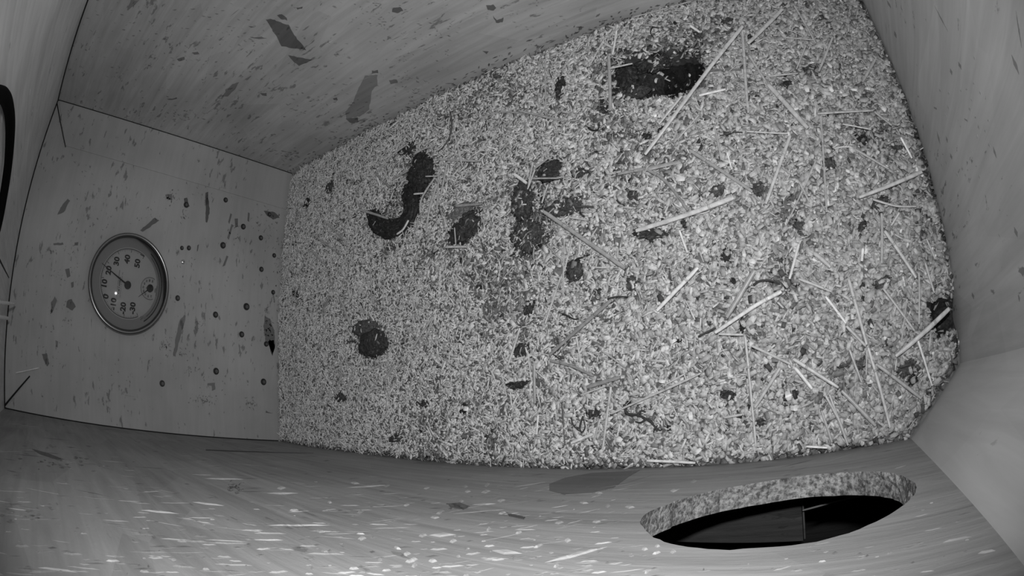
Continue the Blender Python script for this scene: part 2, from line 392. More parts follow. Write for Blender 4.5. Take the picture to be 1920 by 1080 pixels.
for k in range(1250):
    u = rg.uniform(-60, 1900); vlo = np.interp(u, [0, 525, 1050, 1500, 1720], [775, 830, 885, 862, 830]); v = rg.uniform(vlo + 4, 1120)
    if u > 1180 and rg.random() < .55: continue
    sl = float(np.interp(u, [0, 300, 600, 900, 1300, 1900], [.10, .09, .02, -.10, -.22, -.25])) * (1 if v < 990 else .6) + rg.gauss(0, .06)
    l = rg.uniform(3, 16) * rg.choice([.5, 1, 1.3, 2.6]); w = rg.uniform(.4, 1.25) * (1 + (v > 1020) * .9)
    strand(u, v, l, w, sl, rg.choice([.5, .62, .75, .85, .95, 1.05, 1.2]), .00012 + .0003 * rg.random() ** 2 * (1 + (v > 1000)))  # slant and pale tones paint the grazing lamp's ridge highlights
for k in range(60):    # blunt raised flecks, lamp highlights painted as paler tone
    u = rg.uniform(500, 1350); v = rg.uniform(900, 1078); strand(u, v, rg.uniform(4, 10), rg.uniform(1.8, 4), -.1 + rg.gauss(0, .15), rg.uniform(1.1, 1.5), .0008)
for a in ((905, 946, 26, 2.2, -.06), (420, 898, 38, 1.4, .02), (1130, 1010, 70, 3, -.2), (1080, 1040, 60, 4, -.25), (830, 1003, 26, 4, -.02), (950, 1035, 30, 5, .1), (530, 925, 30, 1.6, .0), (690, 912, 40, 1.5, -.06), (390, 945, 30, 1.6, .12), (300, 960, 36, 1.6, .1), (560, 985, 60, 1.5, .0), (1370, 1012, 30, 3, -.03)):
    strand(*a, 1.45, .0006)  # pale tone paints the highlights along these ridges
wb = mb.build('wall_entrance', [M_BOT, M_EDGE]); tag(wb, kind='structure')

# short right wall, corner board and ceiling
mb = MB(); mb.prism([(right_x(-.02), -.02, Z0), (1.05, -.02, Z0), (1.05, .53, Z0), (right_x(.53), .53, Z0)], (0, 0, H - Z0))
for k in range(20):
    y = rg.uniform(.06, .48); z = rg.uniform(.01, .5); l = rg.uniform(.003, .012); w = rg.uniform(.0004, .0012); a = rg.gauss(0, .12)
    c = np.array([right_x(y), y, z]); d = np.array([0, math.sin(a), math.cos(a)]); e = np.array([0, math.cos(a), -math.sin(a)])
    mb.prism([c - d * l, c + e * w, c + d * l, c - e * w], (-.0002, 0, 0), 0, rg.choice([.45, .6, .7, 1.15]))
def rm(pts, t):
    P = []
    for u, v in pts:
        d = ray(u, v); n_ = np.array([1, -.0193, 0]); t_ = (right_x(0) - n_ @ CP) / (n_ @ d); P.append(CP + d * t_)
    mb.prism(P, (-.0002, 0, 0), 0, t)
for u0, v0, u1, v1, w in ((1663, 0, 1671, 16, 2.2), (1677, 58, 1681, 72, 2.2), (1752, 10, 1778, 60, 1.2), (1797, 115, 1803, 131, 2.4), (1782, 128, 1785, 141, 2), (1897, 102, 1911, 140, 3.2), (1757, 245, 1763, 272, 1.6), (1774, 255, 1777, 268, 1.5), (1782, 288, 1785, 299, 2), (1862, 274, 1869, 297, 2), (1905, 20, 1916, 90, 1.2), (1823, 548, 1826, 561, 2.5), (1910, 552, 1912, 566, 1.5), (1902, 425, 1908, 445, 3), (1751, 200, 1757, 206, 2.5), (1808, 222, 1815, 228, 2)):
    rm(rag([(u0, v0), ((u0 + u1) / 2 + w, (v0 + v1) / 2), (u1, v1), ((u0 + u1) / 2 - w, (v0 + v1) / 2)], .25), .5)
specks(rm, 1800, 240, 90, 200, 40, .6, .85, 4, 1.2, .12)
tag(mb.build('wall_side', [M_RIGHT]), kind='structure')
mb = MB(); yb = bot_y(XC)
mb.prism([(XC, yb, Z0), (right_x(YD), YD, Z0), (right_x(YD) + .02, YD, Z0), (right_x(0) + .03, yb - .012, Z0), (XC, yb - .012, Z0)], (0, 0, H - Z0))
tag(mb.build('wall_corner', [M_CORN]), kind='structure')
mb = MB(); mb.prism([(-.02, -.02, H), (1.05, -.02, H), (1.05, .53, H), (-.02, .53, H)], (0, 0, .018))
for k in range(40):
    x = rg.uniform(.1, .8); y = rg.uniform(.1, .48); l = rg.uniform(.003, .01); w = .0008
    mb.prism([(x - l, y, H), (x, y - w, H), (x + l, y, H), (x, y + w, H)], (0, 0, -.0003), 0, rg.choice([.6, 1.2]))
tag(mb.build('ceiling', [M_CEIL]), kind='structure')
mb = MB(); A, B = hit(-40, 400, 2, H - .0004), hit(17, 521, 2, H - .0004)
mb.prism([A + (0, -.0022, 0), B + (0, -.0008, 0), B + (0, .0008, 0), A + (0, .0022, 0)], (0, 0, .0003))
tag(mb.build('trim_4', [M_GAP]), kind='structure')
# open joints between the boards (dark lines)
mb = MB()
mb.tube([(.0008, bot_y(0) + .0008, .0), (.0008, bot_y(0) + .0008, H)], .0013, 5)
mb.tube([(.0008, W - .0006, .0), (.0008, W - .0006, H)], .0011, 5)
mb.tube([(.0008, 0, H - .0008), (.0008, W, H - .0008)], .0016, 5)
mb.tube([(.0008, W - .001, H - .0008), (.6, top_y(.6) - .001, H - .0008)], .0016, 5)
tag(mb.build('trim_5', [M_GAP]), kind='structure')

# chamber outside the entrance hole, its darkness painted into the boards
mb = MB()
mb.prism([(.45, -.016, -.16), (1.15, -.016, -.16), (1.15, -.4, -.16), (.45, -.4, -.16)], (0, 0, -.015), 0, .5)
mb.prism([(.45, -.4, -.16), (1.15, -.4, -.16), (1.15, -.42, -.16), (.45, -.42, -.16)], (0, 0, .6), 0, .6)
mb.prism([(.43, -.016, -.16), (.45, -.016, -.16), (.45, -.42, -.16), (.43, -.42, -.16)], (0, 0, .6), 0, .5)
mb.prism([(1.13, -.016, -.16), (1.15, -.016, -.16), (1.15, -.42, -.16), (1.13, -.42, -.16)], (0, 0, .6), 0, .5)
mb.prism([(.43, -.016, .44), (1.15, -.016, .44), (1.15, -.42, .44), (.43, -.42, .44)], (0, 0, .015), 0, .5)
tag(mb.build('wall_porch', [M_PORCH_SHADE]), kind='structure')
pt = empty('porch_board', (.80, -.08, .05)); tag(pt, 'dim grey board lying in the dark space beyond the round entrance hole', 'board')
q0 = lambda u, v, z: hit(u, v, 2, z)
a, b, c, d = q0(1210, 905, .05), q0(1498, 893, .05), q0(1506, 1014, .05), q0(1240, 1014, .05)
mb = MB(); mb.prism([a, b, c, d], (0, 0, -.012), 0, 1.0); o = mb.build('board_face', [M_PORCH_SHADE]); o.parent = pt; o.matrix_parent_inverse = Matrix.Translation(pt.location).inverted()
mb = MB(); mb.tube([q0(1501, 893, .053), q0(1509, 1010, .053)], .0009, 6, 0, 2.2); o = mb.build('board_edge', [M_PORCH_SHADE]); o.parent = pt; o.matrix_parent_inverse = Matrix.Translation(pt.location).inverted()
mb = MB(); mb.tube([q0(1505, 957, .06), q0(1560, 942, .06), q0(1650, 921, .06)], .0008, 6, 0, 4.0)
tag(mb.build('porch_stick', [M_PORCH_SHADE]), 'thin pale stick in the dark beyond the entrance hole', 'stick')

# ---------------------------------------------------------------- bedding: relief surface plus loose shavings, one uncountable mass
def build_bedding():
    nx, ny = 300, 156
    X = np.linspace(-.004, L + .012, nx); Y = np.linspace(-.008, W + .004, ny)
    V = [(x, y, hgt(x, y) - .0012) for x in X for y in Y]
    F = np.array([[i * ny + j, (i + 1) * ny + j, (i + 1) * ny + j + 1, i * ny + j + 1] for i in range(nx - 1) for j in range(ny - 1)], dtype=np.int64)
    V = np.array(V); gt = .13 + .12 * RNG.random(len(F))  # bare ground toned dark, painting the shade in gaps between chips
    fc = V[F[:, 0]]
    for (a, b, rx, ry, d, pw) in (P_BIG, P_BIG2, P_RIGHT):
        gt[((fc[:, 0] - a) / rx) ** 2 + ((fc[:, 1] - b) / ry) ** 2 < 1.6] *= .25  # darker still in the hollows: their depth shade painted in
    HZg = V[:, 2].reshape(nx, ny)
    def hz(x, y):
        fx = np.clip((x - X[0]) / (X[1] - X[0]), 0, nx - 1.001); fy = np.clip((y - Y[0]) / (Y[1] - Y[0]), 0, ny - 1.001)
        i, j = fx.astype(int), fy.astype(int); a, b = fx - i, fy - j
        return HZg[i, j] * (1 - a) * (1 - b) + HZg[i + 1, j] * a * (1 - b) + HZg[i, j + 1] * (1 - a) * b + HZg[i + 1, j + 1] * a * b
    n = NCHIP
    x = RNG.random(n) * (L + .002) + .001; y = RNG.random(n) * (W + .004) - .004
    ok = (y > -.0059 * x + .001) & (y < W - .0226 * x - .001) & (x < L + .0193 * (y - YD) - .001) & (((L - x) + y) > .0575)
    for (a, b, rx, ry, d, pw) in (P_BIG, P_BIG2, P_RIGHT):
        q = ((x - a) / rx) ** 2 + ((y - b) / ry) ** 2
        ok &= ~((q < .75) & (RNG.random(n) < .9))
    x, y = x[ok], y[ok]; n = len(x)
    fib = RNG.random(n) < np.clip(.9 - .95 * (x - .15) / .8 - .0 * y, .16, .9)
    fine = np.clip((.45 - x) / .45, 0, 1)
    big = (~fib) & (RNG.random(n) < np.clip((x - .3) * .9, 0, .5)); longf = fib & (RNG.random(n) < .07)
    ll = np.where(fib, RNG.gamma(2.6, .0024, n) + .0016, RNG.gamma(4, .0009, n) + .0012) * .5
    ww = np.where(fib, RNG.uniform(.00040, .00115, n), RNG.uniform(.0007, .0019, n)) * np.where(x > .6, 1.1, .95)
    ll[big] = RNG.uniform(.0020, .0052, big.sum()); ww[big] = RNG.uniform(.0012, .0029, big.sum())
    ll[longf] = RNG.uniform(.004, .0105, longf.sum()); ww[longf] = RNG.uniform(.0003, .0007, longf.sum())
    tt = RNG.uniform(.00012, .0004, n)
    yaw = RNG.random(n) * 2 * np.pi; pit_ = RNG.normal(0, .30, n); rol = RNG.normal(0, .38, n)
    pit_[big | longf] *= .45; rol[big] *= .5
    cy_, sy = np.cos(yaw), np.sin(yaw); cp, sp = np.cos(pit_), np.sin(pit_); cr, sr = np.cos(rol), np.sin(rol)
    ax = np.stack([cy_ * cp, sy * cp, sp], 1)
    bx = np.stack([-sy * cr + cy_ * sp * sr * -1, cy_ * cr - sy * sp * sr, cp * sr], 1)
    cx = np.cross(ax, bx)
    z = hz(x, y) + .0008 + RNG.random(n) ** 1.6 * .0045
    for (a, b, rx, ry, hh, cov) in LUMPS:
        q = ((x - a) / rx) ** 2 + ((y - b) / ry) ** 2
        up = (q < 1.1) & (RNG.random(n) < cov)
        z[up] = np.maximum(z[up], hz(a + 0 * x[up], b + 0 * x[up]) + hh * 1.75 * np.sqrt(np.clip(1.15 - q[up], .05, 1)) + .001)
    c = np.stack([x, y, z], 1)
    parts = []
    curl = RNG.normal(0, .12, n) * ll
    for sa in (-1, 0, 1):
        for sb, sc in ((-1, -1), (1, -1), (1, 1), (-1, 1)):
            wf = 1.0 if sa == 0 else RNG.uniform(.45, 1, n)
            p = c + ax * (sa * ll)[:, None] + bx * (sb * ww * wf)[:, None] + cx * (sc * tt + (curl if sa else -curl))[:, None]
            parts.append(p)
    CV = np.stack(parts, 1).reshape(-1, 3)
    pat = []
    for s in (0, 4):
        for k in range(4): pat.append([s + k, s + (k + 1) % 4, s + 4 + (k + 1) % 4, s + 4 + k])
    pat += [[3, 2, 1, 0], [8, 9, 10, 11]]
    pat = np.array(pat)
    CF = (pat[None] + (np.arange(n) * 12)[:, None, None] + len(V)).reshape(-1, 4)
    tone = np.clip(RNG.normal(.68, .15, n) * np.interp(x, [0, .35, .6, .75, .98], [1.5, 1.3, 1.1, .92, .66]), .15, .97)  # chips paler toward end wall: light balance put into tone; soiled by side board
    r = RNG.random(n); tone[r < .05] = RNG.uniform(.05, .3, (r < .05).sum()); tone[r > .985] = .95
    dk = np.zeros(n)
    for (a, b, rx, ry, d, pw) in PITS:
        q = ((x - a) / rx) ** 2 + ((y - b) / ry) ** 2
        dk = np.maximum(dk, np.clip(1.25 - q, 0, 1) * (1 if d > .015 else .55))
    mixd = RNG.random(n) < dk * .75
    tone[mixd] *= RNG.uniform(.06, .5, mixd.sum())      # shavings darkened inside the pits, more in the deep ones
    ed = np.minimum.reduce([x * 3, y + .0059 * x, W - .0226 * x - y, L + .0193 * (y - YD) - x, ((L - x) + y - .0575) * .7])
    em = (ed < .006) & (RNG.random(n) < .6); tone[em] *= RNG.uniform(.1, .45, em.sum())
    # broad noise blotches of darker shavings
    bl = np.array([_n2(a, b, 14, 9.1) + .6 * _n2(a, b, 38, 2.1) for a, b in zip(x[:], y[:])])
    blotch = (bl > .33) & (RNG.random(n) < .42) & (x > .3)
    tone[blotch] *= RNG.uniform(.2, .6, blotch.sum())
    AV = np.concatenate([V, CV]); AF = np.concatenate([F, CF])
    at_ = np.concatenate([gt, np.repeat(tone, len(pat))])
    me = bpy.data.meshes.new('wood_shavings')
    me.vertices.add(len(AV)); me.vertices.foreach_set('co', AV.astype(np.float32).ravel())
    me.loops.add(len(AF) * 4); me.loops.foreach_set('vertex_index', AF.astype(np.int32).ravel())
    me.polygons.add(len(AF)); me.polygons.foreach_set('loop_start', np.arange(len(AF), dtype=np.int32) * 4)
    a = me.attributes.new('tone', 'FLOAT', 'FACE'); a.data.foreach_set('value', at_.astype(np.float32))
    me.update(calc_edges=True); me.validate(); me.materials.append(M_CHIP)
    o = bpy.data.objects.new('wood_shavings', me); COL.objects.link(o)
    tag(o, 'deep bedding of pale wood shavings and chopped fibres covering the nest floor', 'wood shavings', kind='stuff')
NCHIP = 80000
LUMPS = []

# ---------------------------------------------------------------- thermometer with humidity dial on the end wall
TY, TZ, TR = .2258, .3134, .0800
th = empty('thermometer', (0, TY, TZ)); tag(th, 'round metal-rimmed dial thermometer with a small humidity dial, fixed to end wall', 'thermometer')
def lathe(name, prof, mat, parent, sides=96, smooth=True):      # prof: (r, x)
    vs = [(x, r * math.cos(2 * math.pi * k / sides), r * math.sin(2 * math.pi * k / sides)) for r, x in prof for k in range(sides)]
    fs = [[i * sides + k, i * sides + (k + 1) % sides, (i + 1) * sides + (k + 1) % sides, (i + 1) * sides + k] for i in range(len(prof) - 1) for k in range(sides)]
    return mesh_obj(name, vs, fs, mat, parent, smooth=smooth)
M_CASE = plain('case_dark', .07, .5); M_RIM = plain('chrome_rim', .32, .28, 1.0)
M_DIAL = plain('dial_grey', .39, .55); M_DBAND = plain('dial_band', .23, .5); M_INK = plain('dial_ink', .012, .6); M_INK2 = plain('dial_ink_grey', .10, .6)
lathe('case', [(.0001, .0), (.0755, .0), (.0765, .002), (.0765, .013), (.072, .015)], M_CASE, th)
lathe('bezel', [(.0765, .008), (.0785, .009), (TR, .012), (TR, .015), (.0788, .0178), (.0765, .0185), (.0745, .0175), (.0735, .0155), (.0725, .012)], M_RIM, th)
DX = .0125
def disc(name, r, x, mat, parent, r0=None, sides=96, c=(0, 0)):
    if r0 is None:
        return mesh_obj(name, [(x, c[0] + r * math.cos(2 * math.pi * k / sides), c[1] + r * math.sin(2 * math.pi * k / sides)) for k in range(sides)] + [(x - .0008, c[0] + r * math.cos(2 * math.pi * k / sides), c[1] + r * math.sin(2 * math.pi * k / sides)) for k in range(sides)],
                        [list(range(sides)), list(range(2 * sides - 1, sides - 1, -1))] + [[k, sides + k, sides + (k + 1) % sides, (k + 1) % sides] for k in range(sides)], mat, parent)
dl = disc('dial', .0735, DX, M_DBAND, th)
disc('dial_centre', .0565, DX + .0003, M_DIAL, dl)
gm, gnt, gb = new_mat('convex_glass')
gb.inputs['Base Color'].default_value = (1, 1, 1, 1); gb.inputs['Roughness'].default_value = .03; gb.inputs['Transmission Weight'].default_value = 1.0; gb.inputs['IOR'].default_value = 1.05
gb.inputs['Specular IOR Level'].default_value = .5
# thin clear pane: mostly straight-through with a glossy surface
for nd in list(gnt.nodes):
    if nd.type == 'BSDF_PRINCIPLED': gnt.nodes.remove(nd)
tr_ = N(gnt, 'ShaderNodeBsdfTransparent'); gl = N(gnt, 'ShaderNodeBsdfGlossy'); gl.inputs['Roughness'].default_value = .06; fr = N(gnt, 'ShaderNodeFresnel'); fr.inputs[0].default_value = 1.5
mx = N(gnt, 'ShaderNodeMixShader'); gnt.links.new(fr.outputs[0], mx.inputs[0]); gnt.links.new(tr_.outputs[0], mx.inputs[1]); gnt.links.new(gl.outputs[0], mx.inputs[2])
gnt.links.new(mx.outputs[0], gnt.nodes['Material Output'].inputs[0])
gR = .155; rr = np.linspace(.0735, .0001, 16); xo = .0162
dome = [(r, xo + math.sqrt(gR * gR - r * r) - math.sqrt(gR * gR - .0735 ** 2)) for r in rr]
lathe('glass', dome, gm, th)
# dial marks: everything printed
XM = DX + .0007
def dpos(u, v): p = hit(u, v, 0, XM); return p[1] - TY, p[2] - TZ
HUB = dpos(239, 535); HUM = dpos(281, 541)
ink = MB(); ink2 = MB()
def arc(mb, c, r, a0, a1, w, n=60):
    vs = []
    for k in range(n + 1):
        a = a0 + (a1 - a0) * k / n
        for q in (r - w / 2, r + w / 2): vs.append((XM, c[0] + q * math.cos(a), c[1] + q * math.sin(a)))
    mb.add(vs, [[2 * k, 2 * k + 1, 2 * k + 3, 2 * k + 2] for k in range(n)])
def tick(mb, c, a, r0, r1, w):
    d = np.array([math.cos(a), math.sin(a)]); e = np.array([-d[1], d[0]]) * w / 2; c = np.array(c)
    mb.add([(XM + .0001, *(c + d * r0 - e)), (XM + .0001, *(c + d * r1 - e)), (XM + .0001, *(c + d * r1 + e)), (XM + .0001, *(c + d * r0 + e))], [[0, 1, 2, 3]])
def seg(mb, p, q, w):
    p, q = np.array(p), np.array(q); d = (q - p) / (np.linalg.norm(q - p) + 1e-9); e = np.array([-d[1], d[0]]) * w / 2
    mb.add([(XM + .0001, *(p - e)), (XM + .0001, *(q - e)), (XM + .0001, *(q + e)), (XM + .0001, *(p + e))], [[0, 1, 2, 3]])
# the scale: -30 low on the viewer's left, over the top, to 50 low on the right (y = viewer's right, z = up)
r_s = .0545
A_m30, A_50 = math.radians(207), math.radians(-27)
arc(ink, (0, 0), r_s, A_50, A_m30, .0010)
for k in range(81):
    a = A_m30 + (A_50 - A_m30) * k / 80
    tick(ink, (0, 0), a, r_s - (.0058 if k % 10 == 0 else .0042 if k % 5 == 0 else .0028), r_s, .0009 if k % 10 == 0 else .0005)
seg(ink, (.0475, -.024), (.0495, -.0165), .0014)
arc(ink, (0, 0), .0615, math.radians(-138), math.radians(-40), .0009); arc(ink, (0, 0), .0655, math.radians(-146), math.radians(-34), .0018)
for k in range(50): tick(ink2, (0, 0), math.radians(-143 + k * 2.15), .0600, .0640, .0006)
arc(ink, HUM, .0178, math.radians(-25), math.radians(205), .0006)
for k in range(41): tick(ink, HUM, math.radians(-25 + 230 * k / 40), .0160, .0178, .0004)
def text(s, y, z, size, mb, bold=0.0):
    cu = bpy.data.curves.new('t', 'FONT'); cu.body = s; cu.size = size; cu.align_x = 'CENTER'; cu.align_y = 'CENTER'; cu.resolution_u = 3; cu.offset = bold
    o = bpy.data.objects.new('t', cu); COL.objects.link(o)
    dg = bpy.context.evaluated_depsgraph_get(); me = bpy.data.meshes.new_from_object(o.evaluated_get(dg))
    mb.add([(XM + .0002, v.co.x + y, v.co.y + z) for v in me.vertices], [list(p.vertices) for p in me.polygons])
    bpy.data.objects.remove(o); bpy.data.curves.remove(cu); bpy.data.meshes.remove(me)
for s, u, v in (('50', 258, 494), ('40', 239, 486), ('30', 219, 490), ('20', 204, 507), ('10', 196, 532), ('0', 199, 556), ('-10', 213, 570), ('-20', 231, 578), ('-30', 249, 578)):
    a, b = dpos(u, v); text(s, a, b, .0140, ink, .0006)
for k in range(9):
    a = math.radians(198 - 216 * k / 8); text(str(10 * (k + 1)), HUM[0] + .0128 * math.cos(a), HUM[1] + .0128 * math.sin(a), .0042, ink, .0001)
text('°C', *dpos(266, 597), .0062, ink2, .0002); text('%', HUM[0], HUM[1] + .0065, .0045, ink2)
# the two small printed lines over the hub and one below the humidity dial, too small to read
a0, b0 = dpos(222, 557); a1, b1 = dpos(222, 506)
for dz, w, c0, c1 in ((.0035, .0009, 0, 1), (.0005, .0022, .12, .78), (-.003, .0008, 0, .95)):
    ya, yb_ = a0 + (a1 - a0) * c0, a0 + (a1 - a0) * c1; k = ya
    while k < yb_:
        seg(ink2, (k, b0 + dz), (min(k + rg.uniform(.0012, .003), yb_), b0 + dz), w); k += rg.uniform(.0022, .0036)
a2, b2 = dpos(293, 548)
seg(ink, (a2 - .006, b2), (a2 + .010, b2), .0009); seg(ink, (a2 - .001, b2 + .0025), (a2 + .006, b2 + .0025), .0012)
ink.build('dial_printing', [M_INK], dl); ink2.build('small_print', [M_INK2], dl)
def needle(name, c, tip, w, x, hubr):
    nb = MB(); c, tip = np.array(c), np.array(tip); d = (tip - c) / np.linalg.norm(tip - c); e = np.array([-d[1], d[0]])
    nb.prism([(x, *(c - d * hubr * .5 - e * w)), (x, *(tip - e * w * .25)), (x, *(tip + e * w * .25)), (x, *(c - d * hubr * .5 + e * w))], (.0005, 0, 0))
    o = nb.build(name, [M_INK], th)
    hb = MB(); n = 28
    for x0_, x1_, r in ((x - .001, x + .0022, hubr),):
        ring = [(hubr * math.cos(2 * math.pi * k / n), hubr * math.sin(2 * math.pi * k / n)) for k in range(n)]
        hb.prism([(x0_, c[0] + p[0], c[1] + p[1]) for p in ring], (x1_ - x0_, 0, 0))
    hb.build(name + '_hub', [M_INK], o)
needle('temperature_needle', HUB, dpos(191, 494), .0016, DX + .0025, .0064)
needle('humidity_needle', HUM, dpos(259, 557), .0012, DX + .0018, .0062)

# ---------------------------------------------------------------- fixings on the end wall
M_SCREW = plain('screw_steel', .85, .32, 1.0); M_HEAD = plain('dark_nail', .03, .4); M_HEAD2 = plain('nail_highlight', .12, .5)
def nail(u, v, r, label, grp='dark nail heads in the end wall'):
    p = hit(u, v, 0, 0.0); r = r * .00105
    o = empty('nail_head', p); tag(o, label, 'nail', grp)
    lathe('nail_rim', [(r * .25, .0004), (r * .7, .0005), (r * .95, .0009), (r, .0006), (r * 1.02, -.0004)], M_HEAD, o, 20)
    n_ = MB(); n_.prism([(.0004, r * .5 * math.cos(a), -r * .15 + r * .5 * math.sin(a)) for a in np.linspace(0, 2 * math.pi, 13)[:-1]], (.0007, 0, 0)); n_.build('nail_centre', [M_HEAD2], o)  # paler centre disc paints the highlight on the head
NAILS = [(456, 425, 5, 'with a smudge beside it, below the upper seam'), (418, 460, 5.5, 'midway between thermometer and bedding, upper half'), (489, 446, 4.5, 'oval with a short drip, near the bedding'),
         (490, 505, 4.5, 'level with the bright screw, near the bedding'), (423, 375, 4.5, 'just under the upper strip seam'), (349, 384, 5, 'above the thermometer rim beside a dark streak'),
         (505, 402, 4, 'touching the bedding edge near upper seam'), (514, 479, 4, 'half hidden in shavings at bedding edge'), (341, 465, 3.5, 'one of a close pair, the one nearer thermometer'),
         (354, 465, 4, 'one of a close pair, the one nearer bedding'), (333, 559, 4.5, 'beside the thermometer rim over the dark sliver'), (404, 590, 5, 'round, straight below the two middle heads'),
         (462, 575, 6, 'largest, square-edged, in the middle by the bedding'), (453, 627, 5, 'tilted with a pale crescent, above the ragged stain'), (405, 696, 5.5, 'dark and ragged, over the lower flaked patch'),
         (494, 716, 5.5, 'with pale lower half, near lower bedding edge'), (304, 719, 5, 'below the thermometer and long sliver'), (424, 780, 6, 'slanted oval on the lower edge strip'),
         (499, 645, 4.5, 'beside the black drip at bedding edge'), (512, 548, 4, 'at bedding edge beside a straw tip'), (512, 816, 3, 'tiny, in the lowest bedding corner'), (422, 809, 2.5, 'tiny, under the slanted oval head')]
for u, v, r, d in NAILS: nail(u, v, r, 'dark nail head, ' + d)
p = hit(343, 491, 0, 0.0); sc = empty('screw', p); tag(sc, 'shiny screw head catching the light beside the thermometer', 'screw')
lathe('screw_head', [(.0002, .0024), (.0015, .0023), (.0035, .0013), (.0042, .0004), (.0042, 0)], M_SCREW, sc, 24)
mb = MB(); mb.prism([(.0022, -.0003, -.0022), (.0022, .0003, -.0022), (.0022, .0003, .0022), (.0022, -.0003, .0022)], (.0004, 0, 0)); mb.build('screw_slot', [M_HEAD], sc)
def wall_screw(u, v, label):
    p = top_hit(u, v); o = empty('staple', p); tag(o, label, 'staple', 'bright staples in the strand board wall')
    m_ = MB(); m_.tube([(-.0022, .0004, 0), (-.0018, -.001, 0), (.0018, -.001, 0), (.0022, .0004, 0)], .0006, 8); m_.build('staple_wire', [M_SCREW], o, True)
for u, v, l in ((629, 177, 'bright staple beside the dark flaked patch in strand board wall'), (494, 262, 'bright staple near the inner corner of strand board wall'), (547, 224, 'first of two adjoining bright staples over the corner'),
                (553, 224, 'second of two adjoining bright staples over the corner'), (767, 98, 'bright staple above the bedding slope, farthest from corner')): wall_screw(u, v, l)

# cable under the ceiling, straws caught in the ceiling joint
def smooth_path(P, n=6):
    P = [np.array(p, float) for p in P]; out = []
    for i in range(len(P) - 1):
        a = P[max(i - 1, 0)]; b = P[i]; c = P[i + 1]; d = P[min(i + 2, len(P) - 1)]
        for k in range(n):
            t = k / n; out.append(.5 * ((2 * b) + (-a + c) * t + (2 * a - 5 * b + 4 * c - d) * t * t + (-a + 3 * b - 3 * c + d) * t ** 3))
    out.append(P[-1]); return out
mb = MB()
cp_ = [hit(u, v, 2, H - .007) for u, v in ((-70, 240), (-40, 195), (-8, 176), (10, 184), (18, 215), (19, 255), (15, 310), (6, 370), (-6, 430), (-30, 500))]
mb.tube(smooth_path(cp_), .0052, 14)
M_CABLE = plain('black_rubber', .004, .8, spec=.05)
tag(mb.build('cable', [M_CABLE], None, True), 'thick black cable curving under the ceiling at the picture edge', 'cable')

def straw_mesh(name, P, r, tone, flat=.6, kind=0):
    """hollow split stalk: flattened tube, slight taper, a node where long"""
    P = smooth_path(P, 5) if len(P) > 2 else [np.array(P[0]) + (np.array(P[1]) - np.array(P[0])) * k / 7 for k in range(8)]
    P = [np.array(p, float) for p in P]; n = len(P)
    d0 = P[-1] - P[0]; L_ = np.linalg.norm(d0) + 1e-9; side = np.cross(d0 / L_, (0, 0, 1)); side /= np.linalg.norm(side) + 1e-9
    ph = random.uniform(0, 6.28); amp = L_ * random.uniform(.0, .012)
    for i in range(n): P[i] = P[i] + side * amp * math.sin(ph + 3.1 * i / n)
    mb = MB(); S_ = 8; rings = []
    for i in range(n):
        d = P[min(i + 1, n - 1)] - P[max(i - 1, 0)]; d /= np.linalg.norm(d) + 1e-9
        a = np.cross(d, (0, 0, 1)); a /= np.linalg.norm(a) + 1e-9; b = np.cross(a, d)
        rr_ = r * (1 - .12 * i / n) * (.8 if i in (0, n - 1) else 1) * random.uniform(.96, 1.04)
        rings += [P[i] + rr_ * (math.cos(2 * math.pi * k / S_) * a + flat * math.sin(2 * math.pi * k / S_) * b) for k in range(S_)]
    fs = [[i * S_ + k, i * S_ + (k + 1) % S_, (i + 1) * S_ + (k + 1) % S_, (i + 1) * S_ + k] for i in range(n - 1) for k in range(S_)]
    mb.add(rings, fs, 0, tone)
    mb.add([rings[k] for k in range(S_)], [list(range(S_))[::-1]], 0, tone * .45); mb.add(rings[-S_:], [list(range(S_))], 0, tone * .45)  # end caps darkened, painting the shade inside the hollow stalk
    if L_ > .05:       # growth node
        k = n // 3; c = P[k]; d = P[k + 1] - P[k]; d /= np.linalg.norm(d)
        mb.tube([c - d * .0012, c, c + d * .0012], [r * .8, r * 1.06, r * .8], 8, 0, tone * .8)
    return mb
def straw_obj(P, wpx, tone, label, group='straw stalks on the bedding'):
    P = [np.array(p, float) for p in P]; org = P[0].copy()
    r = wpx * .5 * np.linalg.norm(P[0] * .5 + P[-1] * .5 - CP) / 1000
    mb = straw_mesh('straw', [p - org for p in P], max(r, .0004), tone)
    o = mb.build('straw_stalk', [M_STRAW], None, True); o.location = org
    return tag(o, label, 'straw', group)
straw_obj([hit(-22, 566, 2, H - .001), at(28, 569, .80)], 7, .95, 'upper of two pale straws poking from ceiling joint over end wall', 'straws caught by the ceiling')
straw_obj([hit(-20, 592, 2, H - .001), at(16, 597, .78)], 8, .95, 'lower of two pale straws poking from ceiling joint over end wall', 'straws caught by the ceiling')
straw_obj([hit(30, 699, 0, .002), hit(50, 695, 0, .003), hit(73, 690, 0, .002)], 4, .85, 'single pale straw stuck on end wall near the lower mitred corner', 'straws caught by the ceiling')

